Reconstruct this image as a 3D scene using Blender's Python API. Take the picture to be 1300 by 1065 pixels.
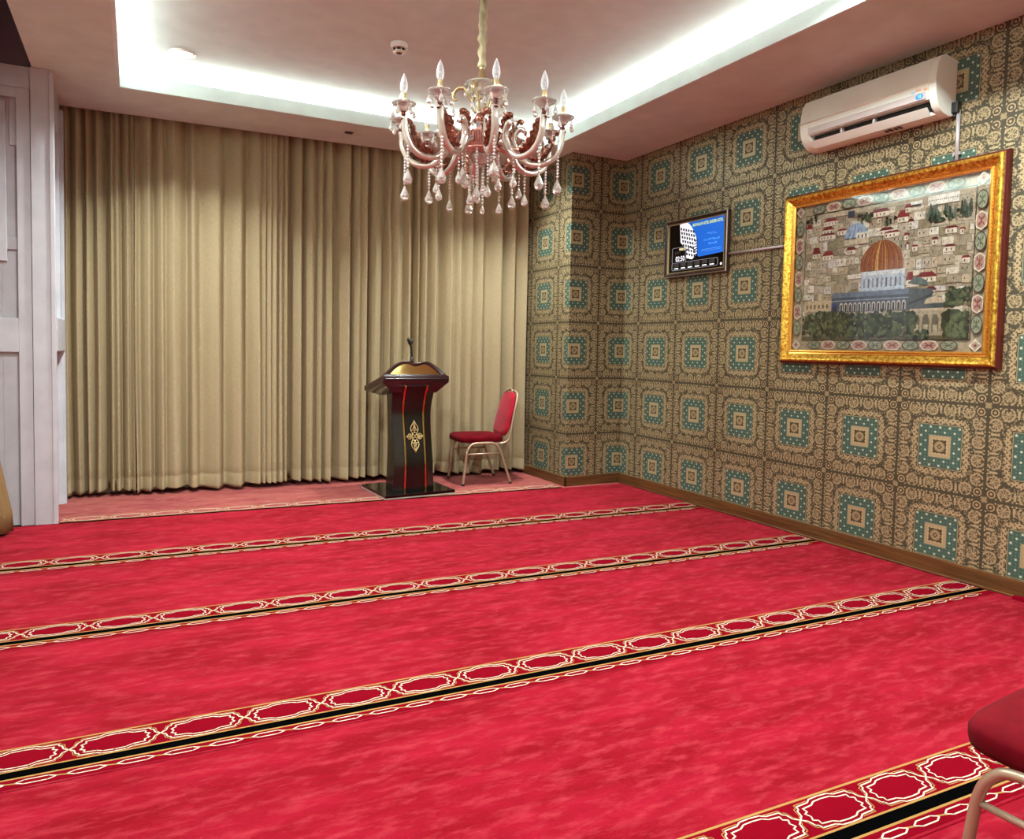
import bpy, bmesh, math, random
from mathutils import Vector, Matrix
random.seed(7)
PI = math.pi
for o in list(bpy.data.objects): bpy.data.objects.remove(o)
S = bpy.context.scene
C = S.collection

# ------------------------------------------------------------------ camera
W_PX, H_PX = 1300, 1065
cam_d = bpy.data.cameras.new('camera'); cam = bpy.data.objects.new('camera', cam_d); C.objects.link(cam)
S.camera = cam
cam_d.sensor_fit = 'HORIZONTAL'; cam_d.sensor_width = 36.0
cam_d.lens = 36.0 * 910.2 / 1300.0
cam_d.shift_y = -(532.5 - 487.5) / 1300.0
cam_d.clip_start = 0.05
r_ = Vector((0.8852954532, -0.4646190012, 0.0195229149))
u_ = Vector((0.0051714090, 0.0518159014, 0.9986432641))
f_ = Vector((0.4650002334, 0.8839933802, -0.0482751168))
M = Matrix((( r_.x, u_.x, -f_.x, 0.0), (r_.y, u_.y, -f_.y, 0.0), (r_.z, u_.z, -f_.z, 1.2883), (0, 0, 0, 1)))
cam.matrix_world = M

# ------------------------------------------------------------------ world and exposure
wd = bpy.data.worlds.new('world'); S.world = wd; wd.use_nodes = True
wd.node_tree.nodes['Background'].inputs[0].default_value = (0.9, 0.93, 1, 1)
wd.node_tree.nodes['Background'].inputs[1].default_value = 0.3
S.view_settings.view_transform = 'Standard'; S.view_settings.look = 'None'
S.view_settings.exposure = 0.30; S.view_settings.gamma = 1.0
try: S.view_settings.use_curve_mapping = False
except Exception: pass

# ------------------------------------------------------------------ room dimensions
WX = 4.219          # papered right wall
PX = 3.61           # side of the pilaster
PY = 5.736          # front of the pilaster
H = 3.13            # soffit
H2 = 3.33           # raised ceiling in the tray
LX = -0.49          # panelled left wall
YB = -3.0           # wall behind the camera
TX0, TX1, TY0 = -0.09, 3.36, -1.6
def TYF(x): return 6.015 - 0.03 * (x + 0.09)      # far edge of the tray
def CY(x): return 6.70 - 0.062 * x                # line of the curtain track

def area(name, loc, sx, sy, power, rot=(0, 0, 0), color=(1, 1, 1), spread=PI, shape='RECTANGLE'):
    l = bpy.data.lights.new(name, 'AREA'); l.shape = shape; l.size = sx
    if shape == 'RECTANGLE': l.size_y = sy
    l.energy = power; l.color = color; l.spread = spread
    o = bpy.data.objects.new(name, l); o.location = loc; o.rotation_euler = rot; C.objects.link(o); return o
COVE = (0.97, 1.0, 0.94)
COVE_W = 13.0
CZ = H + 0.096
# LED strips lying in the cove behind the lip, shining up at the raised ceiling
area('cove_led_far', ((TX0 + TX1) / 2, 6.13, CZ), 3.5, 0.03, COVE_W * 3.5, (PI, 0, 0), COVE)
area('cove_led_right', (TX1 + 0.12, (TY0 + 6.0) / 2, CZ), 0.03, 7.6, COVE_W * 7.6, (PI, 0, 0), COVE)
area('cove_led_left', (TX0 - 0.12, (TY0 + 6.0) / 2, CZ), 0.03, 7.6, COVE_W * 7.6, (PI, 0, 0), COVE)
area('cove_led_near', ((TX0 + TX1) / 2, TY0 - 0.12, CZ), 3.5, 0.03, COVE_W * 3.5, (PI, 0, 0), COVE)
DOWN = [(0.305, 5.67), (2.90, 5.79), (0.30, 3.6), (0.30, 1.6), (0.30, -0.6), (2.97, 2.2), (2.97, 0.4), (2.97, -1.2)]
for i, (x, y) in enumerate(DOWN):
    area('downlight_lamp', (x, y, H2 - 0.022), 0.12, 0.12, 40.0 if i < 2 else (34.0 if y < 0 else 66.0), (0, 0, 0), (0.92, 1.0, 0.98), 2.0 if i < 2 else 2.8, 'DISK')

# ------------------------------------------------------------------ node helpers
class N:
    """A value in a shader tree with arithmetic."""
    def __init__(s, t, sock): s.t = t; s.s = sock
    def _m(s, op, *a, clamp=False):
        n = s.t.nodes.new('ShaderNodeMath'); n.operation = op; n.use_clamp = clamp
        for i, v in enumerate((s,) + a):
            if isinstance(v, N): s.t.links.new(v.s, n.inputs[i])
            else: n.inputs[i].default_value = v
        return N(s.t, n.outputs[0])
    def __add__(s, o): return s._m('ADD', o)
    __radd__ = __add__
    def __sub__(s, o): return s._m('SUBTRACT', o)
    def __rsub__(s, o): return (s * -1.0) + o
    def __mul__(s, o): return s._m('MULTIPLY', o)
    __rmul__ = __mul__
    def __truediv__(s, o): return s._m('DIVIDE', o)
    def abs(s): return s._m('ABSOLUTE')
    def max(s, o): return s._m('MAXIMUM', o)
    def min(s, o): return s._m('MINIMUM', o)
    def lt(s, o): return s._m('LESS_THAN', o)
    def gt(s, o): return s._m('GREATER_THAN', o)
    def fract(s): return s._m('FRACT')
    def floor(s): return s._m('FLOOR')
    def sin(s): return s._m('SINE')
    def cos(s): return s._m('COSINE')
    def pw(s, e): return s._m('POWER', e)
    def clamp(s): return s._m('ADD', 0.0, clamp=True)
    def below(s, e, w=0.006):          # soft step, 1 where s < e
        return ((e - s) / w + 0.5).clamp()
    def atan2(s, o): return s._m('ARCTAN2', o)
def hyp(a, b): return (a * a + b * b).pw(0.5)
def mixc(t, fac, a, b):
    n = t.nodes.new('ShaderNodeMix'); n.data_type = 'RGBA'
    for sock, v in ((n.inputs[0], fac), (n.inputs[6], a), (n.inputs[7], b)):
        if isinstance(v, N): t.links.new(v.s, sock)
        elif isinstance(v, (tuple, list)): sock.default_value = (*v[:3], 1)
        elif isinstance(v, (int, float)): sock.default_value = v
        else: t.links.new(v, sock)
    return n.outputs[2]
def srgb(h):
    h = h.lstrip('#'); c = [int(h[i:i + 2], 16) / 255 for i in (0, 2, 4)]
    return tuple(v / 12.92 if v <= 0.04045 else ((v + 0.055) / 1.055) ** 2.4 for v in c)
def mat(name, col=(0.8, 0.8, 0.8), rough=0.5, metal=0.0, spec=0.5, **kw):
    m = bpy.data.materials.new(name); m.use_nodes = True
    b = m.node_tree.nodes['Principled BSDF']
    if isinstance(col, str): col = srgb(col)
    b.inputs['Base Color'].default_value = (*col[:3], 1)
    b.inputs['Roughness'].default_value = rough; b.inputs['Metallic'].default_value = metal
    b.inputs['Specular IOR Level'].default_value = spec
    for k, v in kw.items():
        k = k.replace('_', ' ')
        for i in b.inputs:
            if i.name.lower() == k.lower():
                i.default_value = (*v, 1) if isinstance(v, tuple) else v
    return m
def BS(m): return m.node_tree.nodes['Principled BSDF']
def noise(t, vec, scale, detail=3, rough=0.5, out='Fac'):
    n = t.nodes.new('ShaderNodeTexNoise'); n.inputs['Scale'].default_value = scale
    n.inputs['Detail'].default_value = detail; n.inputs['Roughness'].default_value = rough
    if vec is not None: t.links.new(vec, n.inputs['Vector'])
    return N(t, n.outputs[out])
def coord(t, kind='Object', scale=None, rot=None):
    n = t.nodes.new('ShaderNodeTexCoord'); o = n.outputs[kind]
    if scale or rot:
        mp = t.nodes.new('ShaderNodeMapping')
        if scale: mp.inputs['Scale'].default_value = scale
        if rot: mp.inputs['Rotation'].default_value = rot
        t.links.new(o, mp.inputs['Vector']); o = mp.outputs[0]
    return o
def bump(m, h, strength=0.3, dist=0.002):
    t = m.node_tree; b = t.nodes.new('ShaderNodeBump'); b.inputs['Strength'].default_value = strength
    b.inputs['Distance'].default_value = dist
    t.links.new(h.s if isinstance(h, N) else h, b.inputs['Height']); t.links.new(b.outputs[0], BS(m).inputs['Normal'])
def noisy(m, c1, c2, scale=30, detail=4, vscale=None, lo=0.35, hi=0.65, bmp=0.0, bdist=0.001, rot=None):
    t = m.node_tree; v = coord(t, 'Object', vscale, rot); n = noise(t, v, scale, detail)
    f = ((n - lo) / (hi - lo)).clamp()
    c1 = srgb(c1) if isinstance(c1, str) else c1; c2 = srgb(c2) if isinstance(c2, str) else c2
    t.links.new(mixc(t, f, c1, c2), BS(m).inputs['Base Color'])
    if bmp: bump(m, n, bmp, bdist)
    return m

# ------------------------------------------------------------------ materials
def m_wallpaper():
    m = mat('damask_paper', rough=0.42, spec=0.45); t = m.node_tree
    uv = coord(t, 'UV'); sp = t.nodes.new('ShaderNodeSeparateXYZ'); t.links.new(uv, sp.inputs[0])
    U = N(t, sp.outputs[0]); V = N(t, sp.outputs[1])
    x = U.fract() - 0.5; y = V.fract() - 0.5
    ax, ay = x.abs(), y.abs()
    a = ax.max(ay); b = ax.min(ay)
    n1 = noise(t, uv, 26, 3, 0.6); n2 = noise(t, uv, 60, 2, 0.6)
    wob = (n1 - 0.5) * 0.03
    olive = srgb('#3d3826'); tan = srgb('#b6a37d'); tan2 = srgb('#9c8b68'); brown = srgb('#40331f')
    teal = srgb('#39564a'); white = srgb('#cfd6c0'); gold = srgb('#b0a074'); light = srgb('#cbbb8c')
    # ground, with fine foliage
    vor = t.nodes.new('ShaderNodeTexVoronoi'); vor.inputs['Scale'].default_value = 40; t.links.new(uv, vor.inputs['Vector'])
    vd = N(t, vor.outputs['Distance'])
    fol = vd.below(0.40, 0.12) * n2.gt(0.42) * (1.0 - (vd.below(0.17, 0.06)))
    fol2 = ((U * 1.0 + V * 0.0) * 0.0 + vd).gt(0.52)
    col = mixc(t, (fol * 1.0 + fol2 * 0.0).clamp(), olive, tan2)
    # medallions between border and scalloped ring: five cells of 0.2 along each side
    cb = ((b + 0.1) / 0.2).fract() * 0.2 - 0.1 if False else (b / 0.2).fract() * 0.2 - 0.1
    ca = a - 0.418 + (n1 - 0.5) * 0.035; cb = cb + (noise(t, uv, 31, 2, 0.6) - 0.5) * 0.035
    r = hyp(ca * 0.95, cb); th = ca.atan2(cb)
    brk = n1.gt(0.40) * (n2 * 0.9 + 0.5).clamp()
    ring = (r - 0.060).abs().below(0.009, 0.008) * brk * (1.0 - cb.abs().lt(0.013) * ca.gt(0.0))
    petal = ((th * 9.0).sin() * 0.5 + 0.5) * (r - 0.036).abs().below(0.014, 0.008) * ca.below(0.012, 0.01)
    petal = (petal + hyp(ca - 0.024, cb.abs() - 0.018).below(0.011, 0.006)).clamp()
    ctr = r.below(0.013, 0.008)
    inz = (a - 0.415).abs().below(0.068, 0.004)
    med = (ring + petal * 0.85 + ctr + (r - 0.020).abs().below(0.004, 0.004) * 0.5).clamp() * inz
    col = mixc(t, r.below(0.066, 0.006) * inz * 0.55, col, brown)
    col = mixc(t, med, col, tan)
    # pills between the medallions, with bright dots at their ends
    cp = ((b + 0.1) / 0.2).fract() * 0.2 - 0.1
    pill = cp.abs().below(0.012, 0.006) * (a - 0.43).abs().below(0.034, 0.006)
    col = mixc(t, pill, col, tan)
    dt = hyp(a - 0.477, cp.abs() - 0.018).below(0.0075, 0.004) + hyp(a - 0.385, cp).below(0.008, 0.004)
    col = mixc(t, dt.clamp(), col, light)
    # curls in the corners
    rc = hyp(a - 0.43, b - 0.43)
    cc = ((rc * 210.0).sin() * 0.5 + 0.5).gt(0.6) * rc.below(0.055, 0.006) * brk
    col = mixc(t, rc.below(0.06, 0.006), col, brown); col = mixc(t, cc, col, tan)
    # scalloped tan ring
    sc = (b * 62.8).cos() * 0.012 + (b * 157.0).sin() * 0.006 + wob
    outer = a + (b - 0.2).max(0.0) * 0.45
    rg = (outer + sc).below(0.322, 0.006)
    col = mixc(t, rg, col, tan)
    curl = (((b + n1 * 0.02) * 118.0).sin() * ((a + n1 * 0.02) * 118.0).sin()).gt(0.42)
    sp2 = (vd.below(0.2, 0.08) * n2.gt(0.46) + curl + n1.below(0.40, 0.04)).clamp() * rg * 0.85
    col = mixc(t, sp2, col, brown)
    rg2 = (a + sc * 0.5).below(0.258, 0.004); col = mixc(t, rg2, col, brown)
    # teal square with its thin outline
    col = mixc(t, a.below(0.2475, 0.003), col, gold)
    col = mixc(t, a.below(0.2415, 0.003), col, teal)
    def dots(x, y, per, rad, ox=0.0, oy=0.0):
        px = ((x + ox) / per + 0.5).fract() - 0.5; py = ((y + oy) / per + 0.5).fract() - 0.5
        return (hyp(px, py) * per).below(rad, rad * 0.5)
    inT = a.below(0.234, 0.004)
    tiny = dots(x, y, 0.0365, 0.0052, 0.018, 0.018)
    col = mixc(t, tiny * inT * 0.6, col, srgb('#86a08c'))
    big = (dots(x, y, 0.108, 0.0125) + dots(x, y, 0.108, 0.0115, 0.054, 0.054)).clamp()
    col = mixc(t, big * inT, col, white)
    # inner frame with beads, brown heart and lozenge
    col = mixc(t, a.below(0.123, 0.004), col, tan)
    bead = ((b * 170.0).sin() * 0.5 + 0.5) * (a - 0.081).abs().below(0.007, 0.004)
    col = mixc(t, bead, col, light)
    col = mixc(t, (a + (b * 170.0).sin() * 0.003).below(0.074, 0.004), col, brown)
    rr = hyp(x, y)
    col = mixc(t, rr.below(0.060, 0.005), col, tan2)
    dia = ax + ay
    col = mixc(t, dia.below(0.05, 0.005), col, tan); col = mixc(t, dia.below(0.034, 0.005), col, brown)
    col = mixc(t, dia.below(0.018, 0.005), col, tan2)
    # dark band between tiles with a small tan cross knot
    col = mixc(t, 1.0 - a.below(0.486, 0.004), col, olive)
    knot = (hyp(0.5 - ax, 0.5 - ay)).below(0.03, 0.006)
    col = mixc(t, knot, col, tan2)
    # overall thread mottling
    mm = noise(t, uv, 140, 2, 0.7)
    col = mixc(t, ((mm - 0.3) * 1.6).clamp() * 0.35, col, brown)
    t.links.new(col, BS(m).inputs['Base Color'])
    rgb = t.nodes.new('ShaderNodeSeparateColor'); t.links.new(col, rgb.inputs[0])
    pr = ((N(t, rgb.outputs[0]) - 0.10) / 0.18).clamp()          # the printed tan ink is slightly metallic
    t.links.new((pr * 0.35).s, BS(m).inputs['Metallic']); t.links.new((0.55 - pr * 0.20).s, BS(m).inputs['Roughness'])
    bump(m, n2, 0.12, 0.001)
    return m
PAPER = m_wallpaper()

WHITE = noisy(mat('white_ceiling_paint', rough=0.8, spec=0.2), '#dfecea', '#d7e4e2', 6, 3)
SOFFIT = noisy(mat('soffit_paint', rough=0.85, spec=0.15), '#d8e2dc', '#ced8d2', 5, 3)
PANEL = noisy(mat('panel_paint', rough=0.45, spec=0.4), '#c2c2c8', '#b8b8be', 7, 3)
SHADEGREY = mat('recess_shade_grey', '#6d6672', 0.8)  # shade of the left recess put into the colour
BACKW = mat('back_wall_paint', '#d2cab6', 0.8)
def m_carpet(name, c1, c2, c3):
    m = mat(name, rough=1.0, spec=0.03); t = m.node_tree
    v = coord(t, 'Object', (0.55, 1.7, 1), (0, 0, 0.052)); n = noise(t, v, 3.2, 6, 0.62)
    v2 = coord(t, 'Object', (1.0, 3.0, 1), (0, 0, 0.3)); n2 = noise(t, v2, 9.0, 5, 0.65)
    f = ((n - 0.37) / 0.25).clamp(); g = ((n2 - 0.48) / 0.22).clamp()
    col = mixc(t, f, srgb(c1), srgb(c2)); col = mixc(t, g * 0.55, col, srgb(c3))
    t.links.new(col, BS(m).inputs['Base Color'])
    fine = noise(t, coord(t), 420, 2, 0.7)
    bump(m, fine + n2 * 2.0, 0.5, 0.004)
    BS(m).inputs['Sheen Weight'].default_value = 0.03; BS(m).inputs['Sheen Roughness'].default_value = 0.5
    BS(m).inputs['Sheen Tint'].default_value = (1, 0.8, 0.75, 1)
    return m
CARPET = m_carpet('red_pile', '#740613', '#8c1024', '#a2343d')
CARPET2 = m_carpet('faded_pile', '#82383a', '#985049', '#a86e63')
BLACKP = mat('black_pile', '#040404', 1.0, spec=0.0)
IVORYP = mat('ivory_pile', '#cabfa8', 0.95, spec=0.02)
GOLDP = mat('gold_pile', '#97723e', 0.9, spec=0.1)
DEEPRED = mat('deep_red_pile', '#6c0414', 1.0, spec=0.02)
def m_curtain(name, c1, c2):
    m = mat(name, rough=0.8, spec=0.2); t = m.node_tree
    a = noise(t, coord(t, 'UV', (600, 30, 1)), 1, 2, 0.6); b = noise(t, coord(t, 'UV', (30, 600, 1)), 1, 2, 0.6)
    f = ((a + b) * 0.5 - 0.35) / 0.3
    t.links.new(mixc(t, f.clamp(), srgb(c1), srgb(c2)), BS(m).inputs['Base Color'])
    bump(m, a + b, 0.2, 0.0008); return m
CURT = m_curtain('linen_drape', '#8c7d60', '#b09f7c')
def m_wood(name, c1, c2, rough=0.35, sc=(0.6, 1, 14), spec=0.5, coat=0.0):
    m = mat(name, rough=rough, spec=spec); t = m.node_tree
    n = noise(t, coord(t, 'Object', sc), 6, 5, 0.6); f = ((n - 0.35) / 0.3).clamp()
    t.links.new(mixc(t, f, srgb(c1), srgb(c2)), BS(m).inputs['Base Color'])
    BS(m).inputs['Coat Weight'].default_value = coat; BS(m).inputs['Coat Roughness'].default_value = 0.1
    return m
BASEW = m_wood('skirting_wood', '#452a12', '#6b4622', 0.4, (0.5, 0.5, 16))
DARKW = m_wood('dark_lacquer', '#0a0807', '#15100c', 0.25, (3, 3, 0.8), 0.4, 0.3)
RIMW = m_wood('red_brown_lacquer', '#1c0709', '#35101a', 0.22, (1, 3, 6), 0.5, 0.6)
GOLDM = mat('polished_gold', '#e2bf78', 0.12, 1.0)
GILT = mat('gilt', '#d79a2b', 0.28, 0.85)
def m_gilt():
    m = GILT; t = m.node_tree
    n = noise(t, coord(t, 'Object'), 55, 4, 0.65)
    f = ((n - 0.4) / 0.2).clamp()
    t.links.new(mixc(t, f, srgb('#a8701e'), srgb('#f4cc58')), BS(m).inputs['Base Color'])
    bump(m, n, 0.9, 0.004)
m_gilt()
GILT2 = mat('smooth_gilt', '#dba048', 0.25, 0.85)
DKGILT = mat('dark_gilt_edge', '#5a1c12', 0.35, 0.3)
VELVET = noisy(mat('red_velvet', rough=0.75, spec=0.15, Sheen_Weight=0.1), '#86061c', '#a50c26', 9, 4)
VELVET2 = noisy(mat('deep_red_velvet', rough=0.8, spec=0.04, Sheen_Weight=0.02), '#52030d', '#640612', 9, 4)
CHAMP = mat('champagne_metal', '#b49c84', 0.35, 0.55)
RUBBER = mat('dark_rubber', '#1c1714', 0.8)
BLACK = mat('black_plastic', '#0c0c0d', 0.4)
BLACKG = mat('black_glass', '#060607', 0.08)
CREAM = noisy(mat('cream_plastic', rough=0.35, spec=0.45), '#eef4ea', '#e8eee2', 3, 2)
CREAM2 = mat('shiny_cream_plastic', '#f4ead8', 0.2)
GREYPL = mat('pale_grey_plastic', '#c4bcb8', 0.35)
BLUEST = mat('blue_sticker', '#3d9be0', 0.4)
SKYST = mat('pale_blue_sticker', '#b9dcf0', 0.4)
ORST = mat('peach_sticker', '#eab88e', 0.5)
WHITEP = mat('white_plastic', '#e6e2dc', 0.4)
PIPE = mat('painted_conduit', '#b9b3b4', 0.35, 0.3)
ROSE = noisy(mat('rose_copper', rough=0.3, metal=0.75), '#5c281c', '#b67862', 60, 4)
PINKM = noisy(mat('pink_enamel', rough=0.3, metal=0.35), '#c08478', '#dba89a', 25, 3)
DKROSE = mat('dark_copper', '#4c1c14', 0.35, 0.7)
SILV = mat('champagne_silver', '#cfc3b8', 0.2, 0.55)
BRASS = mat('brass_sleeve', '#dcc28e', 0.28, 0.55)
BRASS2 = mat('pale_gold', '#cdbb8a', 0.25, 0.8)
SATIN = noisy(mat('satin_sleeve', rough=0.45, spec=0.4), '#8f8262', '#c2b48e', 30, 4, (1, 1, 0.5), bmp=0.4, bdist=0.004)
def m_crystal(name, tint, frost, rough=0.02):
    m = bpy.data.materials.new(name); m.use_nodes = True; t = m.node_tree
    b = BS(m); b.inputs['Base Color'].default_value = (*tint, 1); b.inputs['Transmission Weight'].default_value = 1.0
    b.inputs['Roughness'].default_value = rough; b.inputs['IOR'].default_value = 1.5
    d = t.nodes.new('ShaderNodeBsdfPrincipled'); d.inputs['Base Color'].default_value = (0.9, 0.88, 0.84, 1)
    d.inputs['Roughness'].default_value = 0.12; d.inputs['Metallic'].default_value = 0.5
    mx = t.nodes.new('ShaderNodeMixShader'); mx.inputs[0].default_value = frost
    t.links.new(b.outputs[0], mx.inputs[1]); t.links.new(d.outputs[0], mx.inputs[2])
    t.links.new(mx.outputs[0], t.nodes['Material Output'].inputs[0]); return m
CRYS = m_crystal('cut_crystal', (0.98, 0.98, 0.97), 0.42)
DISH = m_crystal('moulded_glass', (0.96, 0.90, 0.86), 0.30, 0.06)
BEADM = m_crystal('glass_bead', (0.98, 0.96, 0.94), 0.7, 0.04)
def m_bulb():
    m = bpy.data.materials.new('thin_bulb_glass'); m.use_nodes = True; t = m.node_tree
    tr = t.nodes.new('ShaderNodeBsdfTransparent'); tr.inputs[0].default_value = (0.93, 0.94, 0.95, 1)
    b = BS(m); b.inputs['Base Color'].default_value = (0.85, 0.87, 0.9, 1); b.inputs['Roughness'].default_value = 0.05
    lw = t.nodes.new('ShaderNodeLayerWeight'); lw.inputs[0].default_value = 0.35
    fac = (N(t, lw.outputs['Facing']) * 0.8 + 0.22).clamp()
    mx = t.nodes.new('ShaderNodeMixShader'); t.links.new(fac.s, mx.inputs[0])
    t.links.new(tr.outputs[0], mx.inputs[1]); t.links.new(b.outputs[0], mx.inputs[2])
    t.links.new(mx.outputs[0], t.nodes['Material Output'].inputs[0]); return m
BULB = m_bulb()
LAMPW = mat('lit_diffuser', (1, 0.96, 0.9), 0.5, Emission_Color=(1.0, 0.96, 0.9), Emission_Strength=6.0)
def m_paint():
    m = mat('woven_picture', rough=0.85, spec=0.15); t = m.node_tree
    at = t.nodes.new('ShaderNodeAttribute'); at.attribute_name = 'Col'
    n = noise(t, coord(t, 'Object', (1, 1, 3)), 260, 2, 0.7); n2 = noise(t, coord(t, 'Object'), 45, 4, 0.7)
    f = ((n - 0.35) * 2).clamp() * 0.45 + ((n2 - 0.40) * 3).clamp() * 0.5
    t.links.new(mixc(t, f, at.outputs['Color'], srgb('#26221c')), BS(m).inputs['Base Color']); return m
WOVEN = m_paint()
GLASS = bpy.data.materials.new('picture_glass'); GLASS.use_nodes = True
def m_glass():
    t = GLASS.node_tree; tr = t.nodes.new('ShaderNodeBsdfTransparent'); gl = t.nodes.new('ShaderNodeBsdfGlossy')
    gl.inputs['Roughness'].default_value = 0.02
    fr = t.nodes.new('ShaderNodeFresnel'); fr.inputs[0].default_value = 1.7
    mx = t.nodes.new('ShaderNodeMixShader'); geo = t.nodes.new('ShaderNodeNewGeometry'); fq = (N(t, fr.outputs[0]) * 1.25).min(0.6) * (1.0 - N(t, geo.outputs['Backfacing'])); t.links.new(fq.s, mx.inputs[0])
    t.links.new(tr.outputs[0], mx.inputs[1]); t.links.new(gl.outputs[0], mx.inputs[2])
    t.links.new(mx.outputs[0], t.nodes['Material Output'].inputs[0])
m_glass()
def emi(name, col, s):
    c = srgb(col); return mat(name, c, 0.4, Emission_Color=c, Emission_Strength=s)

# ------------------------------------------------------------------ mesh helpers
class MB:
    def __init__(s): s.v = []; s.f = []; s.m = []; s.c = []; s.sm = []; s.uv = {}
    def face(s, pts, mi=0, col=None, smooth=False, uv=None):
        b = len(s.v); s.v += [tuple(p) for p in pts]; s.f.append(tuple(range(b, b + len(pts))))
        s.m.append(mi); s.c.append(col); s.sm.append(smooth)
        if uv: s.uv[len(s.f) - 1] = uv
    def box(s, x0, x1, y0, y1, z0, z1, mi=0, col=None):
        b = len(s.v)
        s.v += [(x0, y0, z0), (x1, y0, z0), (x1, y1, z0), (x0, y1, z0), (x0, y0, z1), (x1, y0, z1), (x1, y1, z1), (x0, y1, z1)]
        for q in ((0, 3, 2, 1), (4, 5, 6, 7), (0, 1, 5, 4), (1, 2, 6, 5), (2, 3, 7, 6), (3, 0, 4, 7)):
            s.f.append(tuple(b + i for i in q)); s.m.append(mi); s.c.append(col); s.sm.append(False)
    def grid(s, rows, mi=0, smooth=True, closed=False, caps=False, flip=False):
        b = len(s.v); n = len(rows[0])
        for r in rows: s.v += [tuple(p) for p in r]
        for i in range(len(rows) - 1):
            for j in range(n if closed else n - 1):
                k = (j + 1) % n
                q = (b + i * n + j, b + i * n + k, b + (i + 1) * n + k, b + (i + 1) * n + j)
                s.f.append(q[::-1] if flip else q); s.m.append(mi); s.c.append(None); s.sm.append(smooth)
        if caps:
            q = tuple(b + j for j in range(n))[::-1]; e = tuple(b + (len(rows) - 1) * n + j for j in range(n))
            for p in (q, e):
                s.f.append(p[::-1] if flip else p); s.m.append(mi); s.c.append(None); s.sm.append(False)
    def lathe(s, prof, seg=24, c=(0, 0, 0), mi=0, smooth=True, ripple=0, ramp=0.0):
        rows = []
        for (r, z) in prof:
            row = []
            for j in range(seg):
                a = 2 * PI * j / seg; rr = r * (1 + ramp * math.cos(ripple * a)) if ripple else r
                row.append((c[0] + rr * math.cos(a), c[1] + rr * math.sin(a), c[2] + z))
            rows.append(row)
        s.grid(rows, mi, smooth, True, True, flip=prof[0][1] > prof[-1][1])
    def tube(s, pts, rad, seg=10, mi=0, flat=1.0, up=None, caps=True):
        pts = [Vector(p) for p in pts]; n = len(pts)
        if not isinstance(rad, (list, tuple)): rad = [rad] * n
        prev = None; rows = []
        for i in range(n):
            d = (pts[min(i + 1, n - 1)] - pts[max(i - 1, 0)]).normalized()
            if prev is None:
                a = Vector(up) if up else (Vector((0, 0, 1)) if abs(d.z) < 0.9 else Vector((1, 0, 0)))
            else: a = prev
            a = (a - d * a.dot(d)).normalized(); b2 = d.cross(a); prev = a
            rows.append([pts[i] + (a * math.cos(2 * PI * j / seg) + b2 * math.sin(2 * PI * j / seg) * flat) * rad[i] for j in range(seg)])
        s.grid(rows, mi, True, True, caps)
    def sphere(s, c, r, seg=8, rings=5, mi=0, sz=1.0):
        prof = [(max(1e-4, r * math.sin(PI * i / rings)), -r * sz * math.cos(PI * i / rings)) for i in range(rings + 1)]
        s.lathe(prof, seg, c, mi)
    def add(s, o, mt):
        b = len(s.v); s.v += [tuple(mt @ Vector(p)) for p in o.v]
        s.f += [tuple(b + i for i in q) for q in o.f]; s.m += o.m; s.c += o.c; s.sm += o.sm
    def build(s, name, mats, parent=None, bevel=0.0, loc=None, segs=2):
        me = bpy.data.meshes.new(name); me.from_pydata(s.v, [], s.f)
        if not isinstance(mats, (list, tuple)): mats = [mats]
        for m in mats: me.materials.append(m)
        for p, mi, sm in zip(me.polygons, s.m, s.sm): p.material_index = mi; p.use_smooth = sm
        if any(c is not None for c in s.c):
            ca = me.color_attributes.new('Col', 'FLOAT_COLOR', 'CORNER')
            for p, c in zip(me.polygons, s.c):
                for li in p.loop_indices: ca.data[li].color = (*(c or (1, 1, 1)), 1)
        if s.uv:
            ul = me.uv_layers.new(name='UVMap')
            for p in me.polygons:
                uvs = s.uv.get(p.index)
                if uvs:
                    for k, li in enumerate(p.loop_indices): ul.data[li].uv = uvs[k]
        me.update(); o = bpy.data.objects.new(name, me); C.objects.link(o)
        if parent: o.parent = parent
        if loc: o.location = loc
        if bevel:
            md = o.modifiers.new('bevel', 'BEVEL'); md.width = bevel; md.segments = segs; md.limit_method = 'ANGLE'; md.angle_limit = 0.6
            md.harden_normals = False
            for p in me.polygons: p.use_smooth = True
            md2 = o.modifiers.new('wn', 'WEIGHTED_NORMAL'); md2.keep_sharp = False
        return o
def tag(o, label=None, cat=None, group=None, kind=None):
    if label: o['label'] = label
    if cat: o['category'] = cat
    if group: o['group'] = group
    if kind: o['kind'] = kind
    return o
def thing(name, label, cat, loc=(0, 0, 0), rz=0.0, group=None):
    o = bpy.data.objects.new(name, None); C.objects.link(o); o.location = loc; o.rotation_euler = (0, 0, rz)
    o.empty_display_size = 0.1
    return tag(o, label, cat, group)
def struct(o): o['kind'] = 'structure'; return o
def copy_tree(o, parent=None):
    c = o.copy(); C.objects.link(c); c.parent = parent
    for ch in [q for q in bpy.data.objects if q.parent == o]: copy_tree(ch, c)
    return c
def smooth_path(pts, n=8):
    P = [Vector(p) for p in pts]; out = []
    for i in range(len(P) - 1):
        p0, p1, p2, p3 = P[max(i - 1, 0)], P[i], P[i + 1], P[min(i + 2, len(P) - 1)]
        for k in range(n):
            t = k / n
            out.append(0.5 * ((2 * p1) + (p2 - p0) * t + (2 * p0 - 5 * p1 + 4 * p2 - p3) * t * t + (3 * p1 - p0 - 3 * p2 + p3) * t ** 3))
    out.append(P[-1]); return out
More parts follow.
